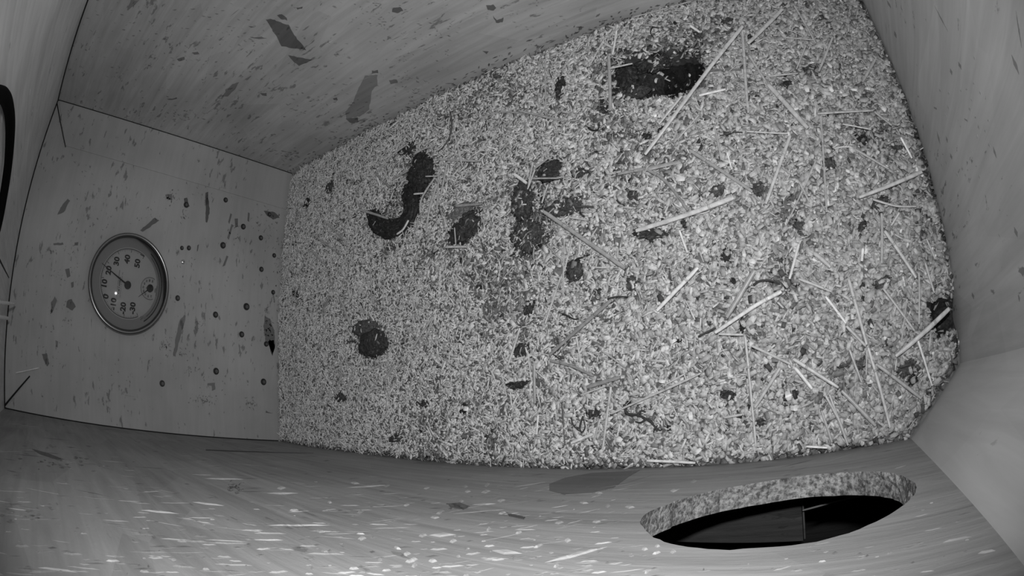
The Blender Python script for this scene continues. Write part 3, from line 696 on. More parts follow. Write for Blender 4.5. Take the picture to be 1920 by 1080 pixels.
# ---------------------------------------------------------------- dark lumps: owl pellets and their crumbs
def lump(name, u, v, ru, rv, hh, label, cat='owl pellet', group=None, ang=0.0, tone=.05, bones=0, fur=60, path=None, rough=1.0, sink=.3):
    """felted lump of fur: noise-broken body, matted fibres, bone splinters as parts"""
    c = flo(u, v); a = np.linalg.norm(flo(u + ru, v) - c); b = np.linalg.norm(flo(u, v - rv) - c); z = hgt(c[0], c[1])
    if not path: LUMPS.append((c[0], c[1], a, b, hh, .32 if (name == 'owl_pellet' and rough > 1.3) else .02 + .06 * (rough - .7)))
    rg2 = random.Random(int(u * 7 + v))
    o = empty(name, (c[0], c[1], z)); tag(o, label, cat, group)
    bm = bmesh.new(); bmesh.ops.create_icosphere(bm, subdivisions=5 if max(ru, rv) > 22 else 4, radius=1)
    ca, sa = math.cos(ang), math.sin(ang)
    pts = None
    if path:
        pts = [flo(*p) - c for p in path]
    for vt in bm.verts:
        q = vt.co.copy()
        nn = mnoise.fractal(q * 2.2 + Vector((u, v, 0)), 1.0, 2.0, 5) * .26 * rough + abs(mnoise.noise(q * 6 + Vector((v, u, 3)))) * .16 * rough
        q *= 1 + nn
        if pts:
            # sweep: x of the sphere runs along the path
            t = (max(-1, min(1, q.x)) + 1) / 2 * (len(pts) - 1); i = min(int(t), len(pts) - 2); f = t - i
            p = pts[i] * (1 - f) + pts[i + 1] * f; d = pts[i + 1] - pts[i]; d = d / (np.linalg.norm(d) + 1e-9)
            pr = math.sqrt(max(0, 1 - min(1, vt.co.x ** 2) ** 3)); s = math.hypot(vt.co.y, vt.co.z) + 1e-9
            yy, zz = vt.co.y / s * pr * (1 + nn), vt.co.z / s * pr * (1 + nn)
            vt.co = Vector((p[0] - d[1] * yy * b, p[1] + d[0] * yy * b, zz * hh + hh * (1 - sink)))
        else:
            x, y = q.x * a, q.y * b
            vt.co = Vector((x * ca - y * sa, x * sa + y * ca, q.z * hh + hh * (1 - sink)))
    me = bpy.data.meshes.new('body'); bm.to_mesh(me); bm.free(); me.materials.append(M_PEL)
    me.polygons.foreach_set('use_smooth', [True] * len(me.polygons))
    at_ = me.attributes.new('tone', 'FLOAT', 'FACE')
    at_.data.foreach_set('value', [tone * (1 + .5 * mnoise.noise(Vector(p.center) * 500)) + .10 * max(0, mnoise.noise(Vector(p.center) * 260 + Vector((u, v, 1))) - .12) for p in me.polygons])  # grey patches in the tone paint sheen on the fur
    bo = bpy.data.objects.new('pellet_body', me); COL.objects.link(bo); bo.parent = o
    vsn = [(vt.co.copy(), vt.normal.copy()) for vt in me.vertices if vt.co.z > -.001]
    if fur:
        mb = MB()
        for k in range(fur):
            p, nr = rg2.choice(vsn); d = Vector((rg2.gauss(0, 1), rg2.gauss(0, 1), rg2.gauss(.1, .3))).normalized(); l = rg2.uniform(.002, .006)
            p = p + nr * .0003
            mb.tube([p - d * l * .5, p + nr * .0006, p + d * l * .5], [.00012, .00022, .0001], 4, 0, rg2.choice([tone, tone * 3, .15, .3]))  # paler fibre tones paint strands catching the light
        mb.build('matted_fibres', [M_PEL], bo)
    for k in range(bones):
        p, nr = rg2.choice([q for q in vsn if q[1].z > .3] or vsn); d = Vector((rg2.gauss(0, 1), rg2.gauss(0, 1), .1)).normalized(); l = rg2.uniform(.003, .007)
        mb = MB(); q = p + nr * .0008
        mb.tube([q - d * l * .5, q - d * l * .3, q + d * l * .3, q + d * l * .5], [.0007, .0004, .0004, .0007], 6)
        mb.build('bone_splinter', [M_BONE], o, True)
    return o
G1 = 'larger dark owl pellets'
lump('owl_pellet', 793, 326, 20, 34, .010, 'long dark pellet, upper end of the curved pair nearest the end wall', group=G1, ang=.25, bones=2, fur=110, tone=.035)
lump('owl_pellet', 745, 405, 30, 17, .008, 'crescent-shaped dark pellet curling round a heap of shavings', group=G1, path=[(764, 348), (772, 375), (772, 400), (757, 424), (732, 431), (706, 418), (694, 396)], bones=3, fur=140, tone=.03, rough=.8)
lump('owl_pellet', 868, 428, 27, 26, .008, 'squat dark pellet with grey crumbs, alone in mid bedding', group=G1, ang=.5, bones=3, fur=110, tone=.05)
lump('owl_pellet', 860, 398, 24, 18, .005, 'greyer flattened crumb heap leaning on the squat dark pellet', group=G1, fur=60, tone=.2)
lump('owl_pellet', 1030, 320, 22, 18, .009, 'rounded dark pellet under crossed straws', group=G1, bones=2, fur=90, tone=.05)
lump('owl_pellet', 980, 378, 16, 36, .008, 'upright crumbling dark pellet below the crossed straws', group=G1, ang=-.15, bones=2, fur=120, tone=.06, rough=1.4)
lump('owl_pellet', 988, 446, 26, 28, .006, 'crumbled pellet heap full of pale bits, beneath the upright crumbling one', group=G1, bones=6, fur=160, tone=.07, rough=1.9)
lump('owl_pellet', 1060, 390, 30, 15, .006, 'low crumbly pellet beside the upper end of the long slanting straw', group=G1, bones=3, fur=90, tone=.08, rough=1.7)
lump('owl_pellet', 1077, 508, 15, 19, .007, 'small block-like pellet with a twig at its top', group=G1, bones=0, fur=40, tone=.07)
lump('owl_pellet', 700, 644, 25, 24, .011, 'round coiled pellet on the entrance side of the thermometer', group=G1, bones=0, fur=70, tone=.055, rough=.7)
lump('owl_pellet', 683, 615, 22, 14, .007, 'flat greyish pellet touching the coiled one', group=G1, fur=50, tone=.12)
# coil ridge on the round pellet
c = flo(703, 643); mb = MB(); pts = []
for k in range(26):
    a = k * .33 + .6; r = .0045 + .00033 * k
    pts.append((r * math.cos(a), r * math.sin(a) * 1.05, .0155 - .00017 * k - .0002 * k * (k > 16)))
mb.tube(pts, [.0009 + .0010 * math.sin(math.pi * k / 25) for k in range(26)], 8, 0, .11)
o = mb.build('coiled_tail', [M_PEL], None, True); o.location = (c[0], c[1], hgt(c[0], c[1]) - .002); tag(o, 'coiled dark tail-like strand on top of the round pellet', 'strand')

def bowl(name, P, tone, label, sc=1.12, rim=0.0):
    """crust of dark rotted pellets lining a hollow in the bedding"""
    (x, y, rx, ry, d, pw) = P; vs = []; fs = []; nr, na = 26, 72
    for i in range(nr + 1):
        for k in range(na):
            a = 2 * math.pi * k / na; q = sc * i / nr * (1 + .10 * math.sin(3 * a + 1) + .06 * math.sin(7 * a))
            X, Y = x + rx * q * math.cos(a), y + ry * q * math.sin(a)
            Y = min(Y, top_y(X) - .001); X = min(X, right_x(Y) - .0006)
            z = hgt(X, Y) + (.0028 * (1 - (i / nr) ** 3) - .002 * (i / nr) ** 4) + .0022 * mnoise.noise(Vector((X * 160, Y * 160, 2))) * (1 - i / nr * .5) + .001 * mnoise.noise(Vector((X * 500, Y * 500, 5)))
            vs.append((X, Y, z))
    fs = [[i * na + k, i * na + (k + 1) % na, (i + 1) * na + (k + 1) % na, (i + 1) * na + k] for i in range(nr) for k in range(na)]
    tn = [tone * (1 + .5 * mnoise.noise(Vector(vs[f[0]]) * 300)) for f in fs]
    o = mesh_obj(name, vs, fs, M_PEL, None, smooth=True, tones=tn); tag(o, label, 'nest hollow'); return o
bowl('hollow_lining', P_BIG, .010, 'deep black hollow in bedding beneath the longest slanting straw', .85)  # near-black tone includes painted shade of the hollow's depth
bowl('hollow_lining', P_BIG2, .035, 'shallow dark crumbly half of the large hollow, farther from side board', .8)
bowl('hollow_lining', P_RIGHT, .03, 'small black hollow against the side board, bridged by a thick straw', .95)
lump('owl_pellet', 1165, 140, 20, 28, .007, 'black pellet at the shallow end of the large hollow', group=G1, bones=1, fur=80, tone=.03)
lump('owl_pellet', 1215, 108, 30, 12, .007, 'dark crumbling pellet along the upper rim of the large hollow', group=G1, bones=1, fur=90, tone=.04, rough=1.4)
lump('owl_pellet', 1180, 165, 24, 12, .005, 'dark pellet crumbs along lower rim of the large hollow', group=G1, bones=1, fur=60, tone=.06, rough=1.6)

G2 = 'small dark pellet crumbs'
CR = [(1365, 741, 14, 9, .045, 'spiky black crumb in the open bedding above the entrance hole'), (1362, 478, 9, 13, .04, 'pointed dark crumb below the wide bright slanting straw'),
      (1616, 256, 13, 13, .025, 'black lump in a gap near the side board, highest one'), (1470, 153, 14, 6, .03, 'thin black crumb beside the wide short straw, high up'),
      (1518, 128, 14, 10, .07, 'soft dark patch of crumbs near the upper side-board corner'), (1225, 440, 24, 10, .06, 'loose dark crumbs under the wide bright slanting straw'),
      (1196, 434, 9, 6, .03, 'black crumb at the low end of the wide bright straw'), (1188, 368, 10, 9, .07, 'grey-black crumb in mid bedding between straws'),
      (1185, 532, 9, 14, .10, 'grey upright crumb near the brightest white straw'), (1348, 357, 16, 9, .09, 'soft grey crumb above the wide bright straw tip'),
      (1424, 357, 11, 11, .08, 'round grey crumb beside the long steep straw'), (1053, 168, 8, 20, .04, 'upright black crumb between the hollow and the strand board slope'),
      (1134, 200, 4, 16, .04, 'thin upright black crumb below the shallow hollow end'), (1137, 210, 7, 7, .05, 'round black crumb at the foot of the thin one'),
      (1710, 713, 11, 13, .035, 'black crumb near the cut corner board'), (744, 822, 11, 7, .07, 'dark crumb low down near the entrance wall'),
      (993, 577, 8, 14, .05, 'dark pod-like crumb with fine ribs, mid bedding'), (977, 658, 13, 12, .06, 'loose dark crumbs beside a pale upright straw'),
      (578, 382, 5, 8, .03, 'black seed-like crumb nearest the end wall'), (1092, 327, 12, 9, .07, 'brownish-dark crumb beside the rounded pellet'),
      (1245, 245, 9, 5, .03, 'black crumb below the longest slanting straw'), (1213, 258, 9, 4, .04, 'small black crumb at the foot of longest straw'),
      (1392, 608, 5, 14, .02, 'narrow black crumb under the bent bright straw'), (1272, 638, 5, 4, .02, 'tiny black crumb below the brightest white straw'),
      (1178, 758, 6, 5, .03, 'tiny black crumb above the forked dark root'), (975, 722, 22, 6, .05, 'flat dark scrap lying crosswise low in bedding'),
      (1115, 775, 12, 8, .05, 'dark crumbs beside the ring-shaped strand'), (1375, 527, 4, 6, .03, 'tiny dark crumb near bent dark fibre'),
      (1408, 75, 6, 10, .03, 'narrow dark crumb under the wide short straw'), (1365, 40, 12, 6, .05, 'dark crumb near the top of longest straw'),
      (1312, 68, 8, 8, .06, 'dark crumb beside the short white straw, high up'), (1555, 310, 12, 10, .07, 'rough dark crumb midway to side board'),
      (1685, 277, 12, 6, .05, 'flat dark crumb beside short bright straw at side board'), (1650, 380, 15, 8, .06, 'dark crumb under the slanting straw at the side board'),
      (1618, 425, 9, 7, .05, 'dark crumb above the crossing straws'), (1500, 425, 12, 7, .08, 'grey crumb in the straw-strewn middle'),
      (1655, 530, 14, 9, .10, 'soft grey crumb by the crossing straws'), (1614, 680, 9, 12, .09, 'grey crumb where three straws meet'),
      (1700, 690, 16, 12, .08, 'grey crumb patch close to the corner board'), (1425, 793, 10, 7, .05, 'dark crumb at the foot of the long upright straw'),
      (1475, 745, 7, 6, .05, 'small dark crumb beside a pale chip'), (872, 771, 6, 4, .02, 'tiny black crumb under a white chip'),
      (765, 280, 14, 11, .05, 'black crumb where a curved straw ends, near the strand board'), (800, 757, 6, 7, .05, 'small dark crumb above the pale chip'),
      (1468, 490, 6, 5, .07, 'tiny grey crumb by a bright straw head'), (1330, 605, 5, 4, .08, 'tiny grey crumb beneath the bent straw'), (1790, 640, 6, 8, .04, 'small black crumb under the side-board hollow'),
      (619, 350, 6, 9, .08, 'grey-black crumb near the inner corner'), (560, 552, 8, 6, .06, 'dark crumb beside end wall straws'), (735, 465, 8, 5, .12, 'dull grey crumb below the crescent pellet'),
      (1283, 420, 7, 6, .05, 'small dark crumb under the bright straw middle'), (903, 540, 4, 4, .05, 'tiny dark speck in open shavings'), (640, 745, 9, 8, .07, 'dark crumb under a bent straw low near end wall')]
for u, v, a, b, t, l in CR: lump('pellet_crumb', u, v, a, b, .0026 + .00016 * min(a, b), l, 'pellet crumb', G2, ang=random.uniform(-.4, .4), tone=t, fur=26 if a * b > 60 else 10, rough=1.9, sink=.62)

# roots and dark fibres
M_ROOT = toned('dark_root', 1.0, .6, .3, 700, .3)
def root(name, branches, label, tone=.06):
    c = flo(*branches[0][0][0]); z = hgt(c[0], c[1]); mb = MB()
    for pts, w in branches:
        P = [flo(u, v) - c for u, v in pts]; P = [p + np.array([0, 0, .006]) for p in P]
        P = smooth_path(P, 4); n = len(P); r = w * .00026
        mb.tube(P, [r * (1.1 - .5 * i / n) for i in range(n)], 7, 0, tone)
    o = mb.build(name, [M_ROOT], None, True); o.location = (c[0], c[1], z + .001); tag(o, label, 'root' if name == 'root_piece' else 'fibre'); return o
root('root_piece', [([(1174, 758), (1180, 775), (1200, 778), (1215, 785), (1228, 795), (1236, 808)], 5), ([(1200, 778), (1206, 770), (1214, 772)], 4), ([(1215, 785), (1205, 792), (1195, 790)], 4), ([(1228, 795), (1222, 788), (1208, 783)], 5), ([(1230, 797), (1240, 806), (1246, 803)], 3)], 'forked dark root piece low in the bedding, above the entrance wall')
root('dark_fibre', [([(851, 215), (854, 240), (846, 268), (828, 288)], 4)], 'long curved dark fibre arching beside the curved pellets', .12)
root('dark_fibre', [([(1415, 537), (1428, 529), (1448, 529), (1464, 535)], 4)], 'short arched dark fibre above the bent bright straw', .06)
root('dark_fibre', [([(1228, 56), (1224, 66), (1230, 76)], 3), ([(1228, 56), (1240, 58)], 3)], 'hooked black fibre above the large hollow', .03)
root('dark_fibre', [([(1058, 590), (1066, 592), (1080, 599), (1088, 598)], 3)], 'wavy black fibre in mid bedding', .04)
root('dark_fibre', [([(1100, 780), (1094, 800), (1098, 810), (1104, 800), (1101, 785)], 3.5), ([(1078, 782), (1082, 796), (1094, 808)], 3)], 'ring-shaped dark strand near the pale upright straw', .07)
root('dark_fibre', [([(1076, 495), (1085, 486), (1094, 484), (1108, 478)], 4), ([(1085, 486), (1090, 490)], 3)], 'black twig sticking from the block-like pellet', .03)
root('dark_fibre', [([(955, 722), (968, 718), (978, 726), (995, 718)], 4)], 'crinkled dark fibre on the flat dark scrap', .04)
root('dark_fibre', [([(1110, 245), (1118, 250), (1128, 248), (1130, 238)], 4)], 'curled black fibre below the shallow hollow end', .03)
root('dark_fibre', [([(1144, 562), (1160, 558), (1182, 558)], 3)], 'straight thin dark fibre at the end of a dull slanting straw', .07)

# ---------------------------------------------------------------- straws, traced one by one: points, width, tone, layer, own label
B, P_, M_, D_ = 1.0, .72, .52, .38
ST = [
 ([(1394, 50), (1322, 135), (1207, 288)], 9, P_, 10, 'longest straw, slanting down over the black hollow'),
 ([(1278, 180), (1235, 233)], 6, P_, 11, 'straw lying tight alongside the longest one below the hollow'),
 ([(1466, 17), (1402, 82)], 9, .62, 6, 'wide short straw at the upper end, pointing to the longest one'),
 ([(1391, 59), (1398, 150), (1404, 212)], 7, .6, 7, 'upright straw hanging from top of the longest one'),
 ([(1405, 104), (1440, 160)], 6, M_, 5, None), ([(1440, 160), (1516, 240)], 12, .62, 7, 'thick blunt straw slanting beside the dark upper crumbs'),
 ([(1400, 246), (1476, 250)], 4, P_, 4, None), ([(1482, 255), (1458, 320), (1435, 382)], 8, .66, 6, 'long steep straw below the thick blunt one'),
 ([(1311, 179), (1361, 167)], 6, B, 6, 'short white straw below the black hollow'), ([(1156, 58), (1148, 103)], 5, B, 5, 'white upright straw above the shallow end of the hollow'),
 ([(1130, 78), (1105, 125)], 4, P_, 4, None), ([(1022, 111), (1023, 216)], 4, M_, 4, 'thin upright straw on the strand board side, alone'), ([(1294, 48), (1314, 62)], 6, B, 4, 'stubby white straw above the black hollow'),
 ([(900, 222), (940, 210), (985, 214)], 4, M_, 3, None), ([(974, 207), (1062, 229)], 5, M_, 5, 'thin straw running level toward the upright black crumb'), ([(1376, 371), (1290, 400), (1192, 431)], 11, .8, 6, 'widest bright straw in mid bedding, slanting level'),
 ([(1363, 286), (1372, 318)], 4, B, 5, 'tiny white upright straw above the widest bright one'), ([(963, 326), (988, 344)], 7, B, 5, 'stubby white straw beside the rounded pellet'), ([(1141, 105), (1144, 208)], 8, D_ + .1, 5, 'dull upright straw at the shallow end of the hollow'),
 ([(1144, 128), (1186, 119)], 4, P_, 14, 'thin straw bridging the shallow end of the hollow'), ([(1322, 133), (1392, 130)], 4, .2, 5, 'dark thin straw leaving the longest one toward the side board'), ([(1185, 33), (1240, 18), (1296, 2)], 4, M_, 4, None),
 ([(1489, 11), (1530, 82)], 5, M_, 4, None), ([(1511, 85), (1493, 130)], 4, M_, 4, None), ([(1470, 70), (1526, 75)], 4, M_, 3, None), ([(1215, 318), (1250, 340), (1290, 395)], 7, D_, 3, None),
 ([(1293, 281), (1411, 360)], 8, D_ + .08, 4, 'long dull straw ending at the widest bright one'), ([(1159, 326), (1270, 303)], 7, D_ + .05, 4, None), ([(1078, 348), (1100, 326)], 5, M_, 4, None), ([(1003, 318), (989, 355)], 4, P_, 8, 'steep straw crossing between stubby white one and rounded pellet'),
 ([(998, 335), (1048, 334)], 4, M_, 9, 'level straw across the foot of the rounded pellet'), ([(1561, 70), (1535, 134)], 6, M_, 5, None), ([(1641, 111), (1617, 154)], 7, D_ + .1, 4, None), ([(1530, 190), (1534, 215)], 4, M_, 4, None),
 ([(1539, 222), (1545, 310), (1550, 398)], 5, M_, 5, 'long thin upright straw midway to side board'), ([(1728, 321), (1611, 370)], 9, .6, 6, 'wide slanting straw resting near the side board'), ([(1689, 258), (1710, 297)], 6, B, 5, 'short bright straw at the side board foot'), ([(1533, 213), (1637, 207)], 6, D_ + .08, 4, None),
 ([(1500, 344), (1518, 380)], 5, M_, 4, None), ([(1437, 144), (1496, 137)], 4, M_, 4, None), ([(1581, 233), (1633, 243)], 3, P_, 5, 'hair-thin straw above the highest black lump'), ([(1604, 281), (1667, 316)], 6, D_ + .08, 3, None), ([(1637, 374), (1680, 386), (1718, 387)], 5, M_, 4, None),
 ([(1659, 433), (1718, 521)], 9, .6, 6, 'thick straw crossing near side board, pointing to small hollow'), ([(1652, 400), (1654, 494)], 7, M_, 5, None), ([(1686, 399), (1671, 423)], 5, P_, 5, None), ([(1591, 524), (1626, 646)], 9, .56, 6, 'thick steep straw meeting three others'),
 ([(1780, 579), (1679, 667)], 11, .66, 9, 'thick straw bridging the small black hollow at side board'), ([(1722, 511), (1724, 608)], 5, M_, 5, None), ([(1720, 636), (1748, 723)], 6, .8, 5, 'bright steep straw below the bridging one'), ([(1628, 652), (1669, 802)], 8, .62, 5, 'long steep straw reaching down from the meeting point'),
 ([(1548, 556), (1586, 606)], 6, .95, 6, 'bright short straw slanting down to the meeting point'), ([(1587, 611), (1623, 649)], 7, M_, 5, None), ([(1498, 523), (1559, 547)], 6, .6, 5, None), ([(1498, 458), (1480, 523)], 7, .8, 5, 'pale steep straw above the bent bright one'),
 ([(1465, 546), (1413, 575), (1341, 624)], 9, .92, 7, 'bent bright straw with a white tip in mid bedding'), ([(1409, 648), (1482, 683)], 6, .6, 5, None), ([(1488, 673), (1572, 727)], 8, .66, 6, 'wide straw slanting down below the bent bright one'), ([(1490, 690), (1523, 729)], 8, .85, 6, 'short bright straw under the wide slanting one'),
 ([(1462, 690), (1415, 764)], 8, .6, 5, 'short wide straw slanting opposite to its neighbours'), ([(1397, 632), (1407, 735), (1417, 838)], 6, .62, 6, 'longest upright straw, reaching toward the entrance hole'), ([(1548, 741), (1576, 796)], 6, M_, 5, None), ([(1593, 656), (1616, 717)], 6, M_, 5, None),
 ([(1626, 656), (1624, 703)], 4, M_, 6, None), ([(1656, 541), (1715, 620)], 7, D_ + .08, 4, None), ([(1735, 493), (1752, 549)], 6, M_, 5, None), ([(1737, 448), (1754, 486)], 5, M_, 4, None), ([(1526, 474), (1557, 501)], 10, .55, 4, None),
 ([(1644, 685), (1728, 746)], 8, D_ + .06, 4, None), ([(1578, 733), (1642, 798)], 9, D_ + .06, 4, None), ([(1618, 466), (1616, 490)], 7, B, 4, 'stubby white upright straw near the crossing straws'), ([(1308, 501), (1232, 583)], 9, 1.0, 9, 'brightest white straw in mid bedding'),
 ([(1414, 508), (1362, 595)], 12, D_ + .08, 4, 'wide dull straw above the bent bright one'), ([(1313, 698), (1203, 748), (1146, 777)], 5, .66, 6, 'long thin straw slanting above the forked root'), ([(1309, 631), (1342, 614)], 4, .07, 5, 'short black straw at the end of the bent bright one'),
 ([(1348, 626), (1394, 628)], 5, .7, 6, None), ([(1314, 596), (1312, 621)], 4, P_, 4, None), ([(1358, 783), (1392, 777)], 6, .6, 3, None), ([(1512, 837), (1551, 840)], 5, .9, 4, 'bright straw tucked against the entrance wall over the hole'),
 ([(975, 615), (952, 684)], 6, .75, 5, 'pale upright straw beside loose dark crumbs'), ([(1043, 545), (1022, 607)], 5, P_, 4, None), ([(1145, 561), (1090, 612), (1031, 667)], 8, D_, 5, 'long dull slanting straw in mid bedding'), ([(1031, 675), (1070, 685), (1113, 706)], 6, D_, 4, None),
 ([(1080, 632), (1089, 679)], 4, P_, 4, None), ([(1145, 725), (1137, 785), (1130, 843)], 6, .66, 6, 'pale upright straw near the ring-shaped strand'), ([(1112, 813), (1071, 831)], 7, .95, 5, 'short white straw at the foot of a pale upright one'), ([(1125, 786), (1114, 826)], 5, .6, 4, None),
 ([(1009, 778), (1006, 815)], 5, .9, 4, None), ([(957, 735), (959, 761)], 4, P_, 4, None), ([(990, 660), (996, 714)], 4, P_, 4, None), ([(1001, 680), (1003, 756)], 8, D_ + .04, 3, 'wide dull upright straw beside the flat dark scrap'), ([(1053, 754), (1059, 834)], 4, .1, 4, 'dark thin upright straw left of the ring-shaped strand'),
 ([(1213, 864), (1260, 866), (1304, 868)], 6, .9, 4, 'bright level straw lying along the entrance wall'), ([(1126, 656), (1173, 689)], 4, M_, 4, None), ([(1100, 726), (1163, 707)], 9, D_, 3, None), ([(1089, 741), (1135, 724)], 4, P_, 4, None),
 ([(1019, 396), (1090, 446), (1172, 504)], 9, .5, 9, 'long slanting straw rising to the low crumbly pellet'), ([(1080, 387), (1113, 388)], 5, .1, 5, 'short black straw beside the low crumbly pellet'), ([(1069, 408), (1103, 413)], 4, P_, 5, None), ([(1073, 446), (1058, 509)], 4, P_, 5, None),
 ([(1058, 447), (1056, 553)], 4, .6, 5, None), ([(1052, 518), (1033, 567)], 5, .6, 5, None), ([(1027, 346), (1016, 381)], 4, P_, 7, None), ([(999, 305), (990, 353)], 4, P_, 8, None), ([(1001, 317), (1028, 296)], 5, M_, 9, None), ([(1274, 432), (1289, 474)], 5, B, 5, 'small bright straw hanging below the widest one'),
 ([(1210, 319), (1277, 304)], 6, M_, 3, None), ([(954, 469), (932, 492)], 3, M_, 3, None), ([(902, 319), (908, 345)], 4, P_, 4, None), ([(901, 319), (925, 316)], 4, P_, 4, None),
 ([(817, 331), (791, 372), (788, 400)], 5, .62, 8, 'bent straw leaving the long dark pellet, nearest of its fan'), ([(819, 348), (804, 395), (799, 437)], 6, .6, 7, 'wide bent straw, longest of the fan below the long pellet'), ([(822, 318), (820, 400)], 4, .6, 7, 'thin upright straw in the fan below the long pellet'), ([(838, 310), (825, 370)], 5, .6, 6, 'outermost steep straw of the fan below the long pellet'),
 ([(766, 268), (738, 288), (722, 305), (708, 321)], 5, .6, 6, 'curved straw sweeping down from near the strand board'), ([(821, 299), (896, 302)], 5, .6, 5, None), ([(853, 254), (867, 313)], 4, P_, 6, None), ([(788, 307), (736, 336)], 5, .5, 6, None), ([(776, 289), (804, 276), (812, 286)], 4, .6, 14, 'kinked thin straw over the top of the long pellet'),
 ([(798, 331), (822, 330)], 3, P_, 16, None), ([(776, 364), (795, 362)], 4, .9, 8, None), ([(766, 413), (756, 430), (744, 439)], 5, .95, 9, 'short white straw on the outer curve of the crescent pellet'), ([(672, 393), (728, 410)], 5, M_, 5, None), ([(707, 333), (713, 349)], 5, B, 4, None), ([(837, 463), (875, 463)], 5, .8, 6, 'pale straw across the foot of the squat dark pellet'),
 ([(852, 427), (855, 460)], 3, .66, 14, None), ([(855, 386), (904, 382)], 6, D_ + .05, 4, None), ([(681, 271), (681, 308)], 3, M_, 3, None), ([(722, 269), (723, 334)], 3, M_, 4, None), ([(702, 325), (732, 351)], 5, D_, 3, None),
 ([(638, 560), (658, 612)], 6, .55, 5, 'straw leaning onto the flat greyish pellet'), ([(773, 558), (790, 615)], 4, .6, 4, None), ([(811, 593), (772, 655)], 5, .62, 5, 'longer of two parallel straws meeting at a point'), ([(813, 594), (798, 632)], 4, .6, 5, 'shorter of two parallel straws meeting at a point'), ([(741, 683), (719, 715)], 7, .55, 4, None),
 ([(719, 681), (683, 700)], 3, .7, 5, None), ([(652, 528), (656, 559)], 4, P_, 4, None), ([(547, 447), (540, 500), (523, 554)], 4, .62, 6, 'long thin straw standing along the end wall foot'), ([(774, 517), (752, 557)], 4, M_, 4, None), ([(641, 683), (638, 711), (629, 740)], 5, M_, 4, None),
 ([(679, 700), (674, 751)], 4, M_, 4, None), ([(588, 550), (611, 543)], 4, .9, 4, None), ([(791, 717), (780, 740)], 4, M_, 3, None), ([(694, 500), (699, 573)], 3, M_, 3, None), ([(619, 556), (602, 587)], 6, D_, 3, None),
 ([(1640, 210), (1672, 235)], 5, D_ + .1, 4, None), ([(1310, 215), (1270, 262)], 4, M_, 3, None), ([(1475, 420), (1530, 300)], 4, M_, 3, None), ([(1250, 720), (1285, 700)], 4, P_, 3, None), ([(1700, 560), (1690, 640)], 4, M_, 4, None),
 ([(1575, 800), (1560, 755)], 4, M_, 3, None), ([(1340, 235), (1352, 300)], 4, M_, 4, None), ([(930, 640), (905, 700)], 3, M_, 3, None), ([(870, 545), (845, 600)], 3, M_, 3, None), ([(560, 640), (548, 700)], 3, M_, 3, None),
 ([(600, 450), (640, 478)], 4, M_, 3, None), ([(585, 470), (612, 498)], 4, M_, 3, None), ([(612, 418), (646, 450)], 4, M_, 4, None), ([(810, 820), (800, 800)], 4, .9, 3, None), ([(1165, 610), (1150, 640)], 3, P_, 3, None),
 ([(940, 700), (950, 745)], 3, P_, 3, None), ([(1560, 830), (1540, 770)], 6, D_ + .1, 4, None), ([(1590, 835), (1555, 740)], 6, M_, 5, None), ([(660, 700), (650, 735)], 4, M_, 3, None), ([(905, 745), (890, 790)], 3, M_, 3, None),
]
LAND = [((239, 535), 'the end wall'), ((793, 326), 'the long dark pellet'), ((740, 405), 'the crescent pellet'), ((868, 428), 'the squat pellet'), ((1030, 320), 'the rounded pellet'), ((988, 440), 'the crumbled pellet heap'),
        ((1077, 508), 'the block-like pellet'), ((700, 644), 'the coiled pellet'), ((1262, 132), 'the black hollow'), ((1165, 140), 'the shallow hollow end'), ((1772, 590), 'the small side-board hollow'), ((1365, 741), 'the spiky black crumb'),
        ((1210, 785), 'the forked root'), ((1616, 256), 'the highest black lump'), ((1270, 540), 'the brightest straw'), ((1403, 585), 'the bent bright straw'), ((1285, 400), 'the widest bright straw'), ((1098, 800), 'the ring-shaped strand'),
        ((1626, 650), 'the meeting point of straws'), ((1453, 320), 'the long steep straw'), ((1480, 200), 'the thick blunt straw'), ((975, 722), 'the flat dark scrap'), ((1710, 713), 'the corner-board crumb'), ((1548, 310), 'the long thin upright straw'), ((560, 330), 'the inner corner'), ((744, 822), 'the lowest dark crumb'), ((1088, 600), 'the wavy black fibre'), ((1053, 168), 'the upright black crumb')]
seen = {}
def auto_label(pts, w, tone):
    (a, b), (c, d) = pts[0], pts[-1]; mx_, my = (a + c) / 2, (b + d) / 2; ln = math.hypot(c - a, d - b)
    size = 'tiny' if ln < 28 else 'short' if ln < 45 else 'medium' if ln < 75 else 'long'
    tn = 'white' if tone > .88 else 'pale' if tone > .68 else 'grey' if tone > .5 else 'dull' if tone > .2 else 'black'
    wd_ = 'thin' if w < 4.5 else 'wide' if w > 6.5 else 'slender'
    an = math.degrees(math.atan2(-(d - b), c - a)) % 180
    ori = 'lying level' if an < 18 or an > 162 else 'upright' if 72 < an < 108 else 'rising' if an <= 72 else 'falling'
    (lu, lv), nm = min(LAND, key=lambda q: math.hypot(q[0][0] - mx_, q[0][1] - my)); du, dv = mx_ - lu, my - lv
    side = ('above' if dv < 0 else 'below') if abs(dv) > abs(du) else ('on the thermometer side of' if du < 0 else 'on the side-board side of')
    return f'{size} {wd_} {tn} straw {ori}, {side} {nm}'
for pts, w, tone, lay, lab in ST:
    z = lay * .0009 + .0012
    P = []
    for k, (u, v) in enumerate(pts):
        c = flo(u, v, z); hb = hgt(c[0], c[1]); zz = max(z, hb + .0048) if lay < 9 else max(z, hb + .004)
        if hb < -.006: zz = max(.004 + lay * .0005, hb + .004)
        p = flo(u, v, zz)
        p[1] = min(p[1], top_y(p[0]) - .002); p[1] = max(p[1], bot_y(p[0]) + .0025); P.append(p)
    l = lab or auto_label(pts, w, tone)
    seen.setdefault(l, 0); seen[l] += 1
    straw_obj(P, w * .92, tone, l, 'straw stalks on the bedding')
for l, n_ in seen.items():
    if len(l.split()) > 16: print('LONG', l)
    if n_ > 1: print('DUP', n_, l)

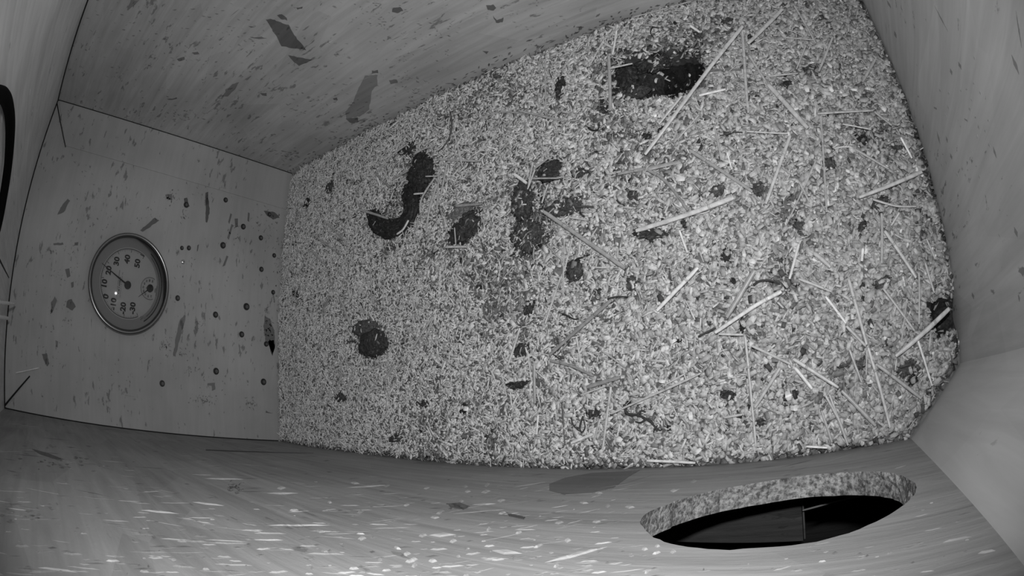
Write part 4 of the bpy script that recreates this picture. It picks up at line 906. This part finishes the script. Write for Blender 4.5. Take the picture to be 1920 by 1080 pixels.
# ---------------------------------------------------------------- single pale chips that stand out
CH = [(872, 766, 8, 'white chip with a black crumb under it'), (1262, 640, 7, 'small white chip below the brightest straw'), (912, 545, 4, 'tiny brilliant chip in open shavings'), (1132, 524, 5, 'brilliant chip beside the block-like pellet'),
      (1165, 497, 9, 'broad pale chip at the low end of the long slanting straw'), (1180, 470, 8, 'broad pale chip above the low end of the slanting straw'), (1230, 150, 7, 'pale chip in the mouth of the hollow'), (1215, 137, 8, 'round pale chip inside the shallow dark half'),
      (1192, 130, 8, 'stub of pale chip across the shallow dark half'), (1177, 133, 7, 'narrow pale chip inside the shallow dark half'), (1225, 108, 7, 'curled pale chip on the upper rim of the hollow'), (1235, 192, 7, 'pale chip below the mouth of the hollow'), (1228, 215, 7, 'bright blunt chip farther below the hollow mouth'),
      (1172, 205, 7, 'bright slanted chip below the shallow hollow'), (1140, 237, 5, 'brilliant chip below the dull upright straw'), (1045, 350, 9, 'broad pale chip below the rounded pellet'), (1512, 165, 9, 'pale chip beside the thick blunt straw'), (1550, 640, 7, 'pale chip above the wide slanting straw'),
      (1478, 742, 9, 'curved pale chip beside a small dark crumb'), (1295, 780, 8, 'pale chip above the bright wall straw'), (1490, 765, 8, 'long pale chip over the corner of entrance hole'), (1240, 715, 7, 'bright chip beside the long thin straw'), (1395, 475, 8, 'pale chip in the middle of strewn straws'), (1410, 490, 7, 'bright chip next to the pale one amid straws'), (1275, 335, 10, 'broad pale chip above the widest bright straw')]
for u, v, s, l in CH:
    z = .006; p = flo(u, v, z); hb = hgt(p[0], p[1]); z = max(.0055, 0) if hb > -.006 else hb + .007; p = flo(u, v, z)
    a, k, r = random.uniform(0, 3.1), [], s * .00052 * .9
    nseg = 5; vs = []; asp = random.uniform(.4, .75)
    for i in range(nseg + 1):
        t = i / nseg * 2 - 1; wv = asp * r * (1 - .35 * t * t) * random.uniform(.85, 1.1)
        for sy_, dz in ((-1, 0), (1, 0), (1, .0004), (-1, .0004)):
            x, y = t * r, sy_ * wv; vs.append((x * math.cos(a) - y * math.sin(a), x * math.sin(a) + y * math.cos(a), dz - .0016 * t * t + .0004 * sy_))
    fs = [[i * 4 + q, i * 4 + (q + 1) % 4, i * 4 + 4 + (q + 1) % 4, i * 4 + 4 + q] for i in range(nseg) for q in range(4)] + [[3, 2, 1, 0], [nseg * 4 + q for q in range(4)]]
    o = mesh_obj('wood_chip', vs, fs, M_STRAW, tones=[.95 if 'bri' in l or 'white' in l else .75] * len(fs)); o.location = p
    tag(o, l, 'wood chip', 'single pale chips on the bedding')

build_bedding()
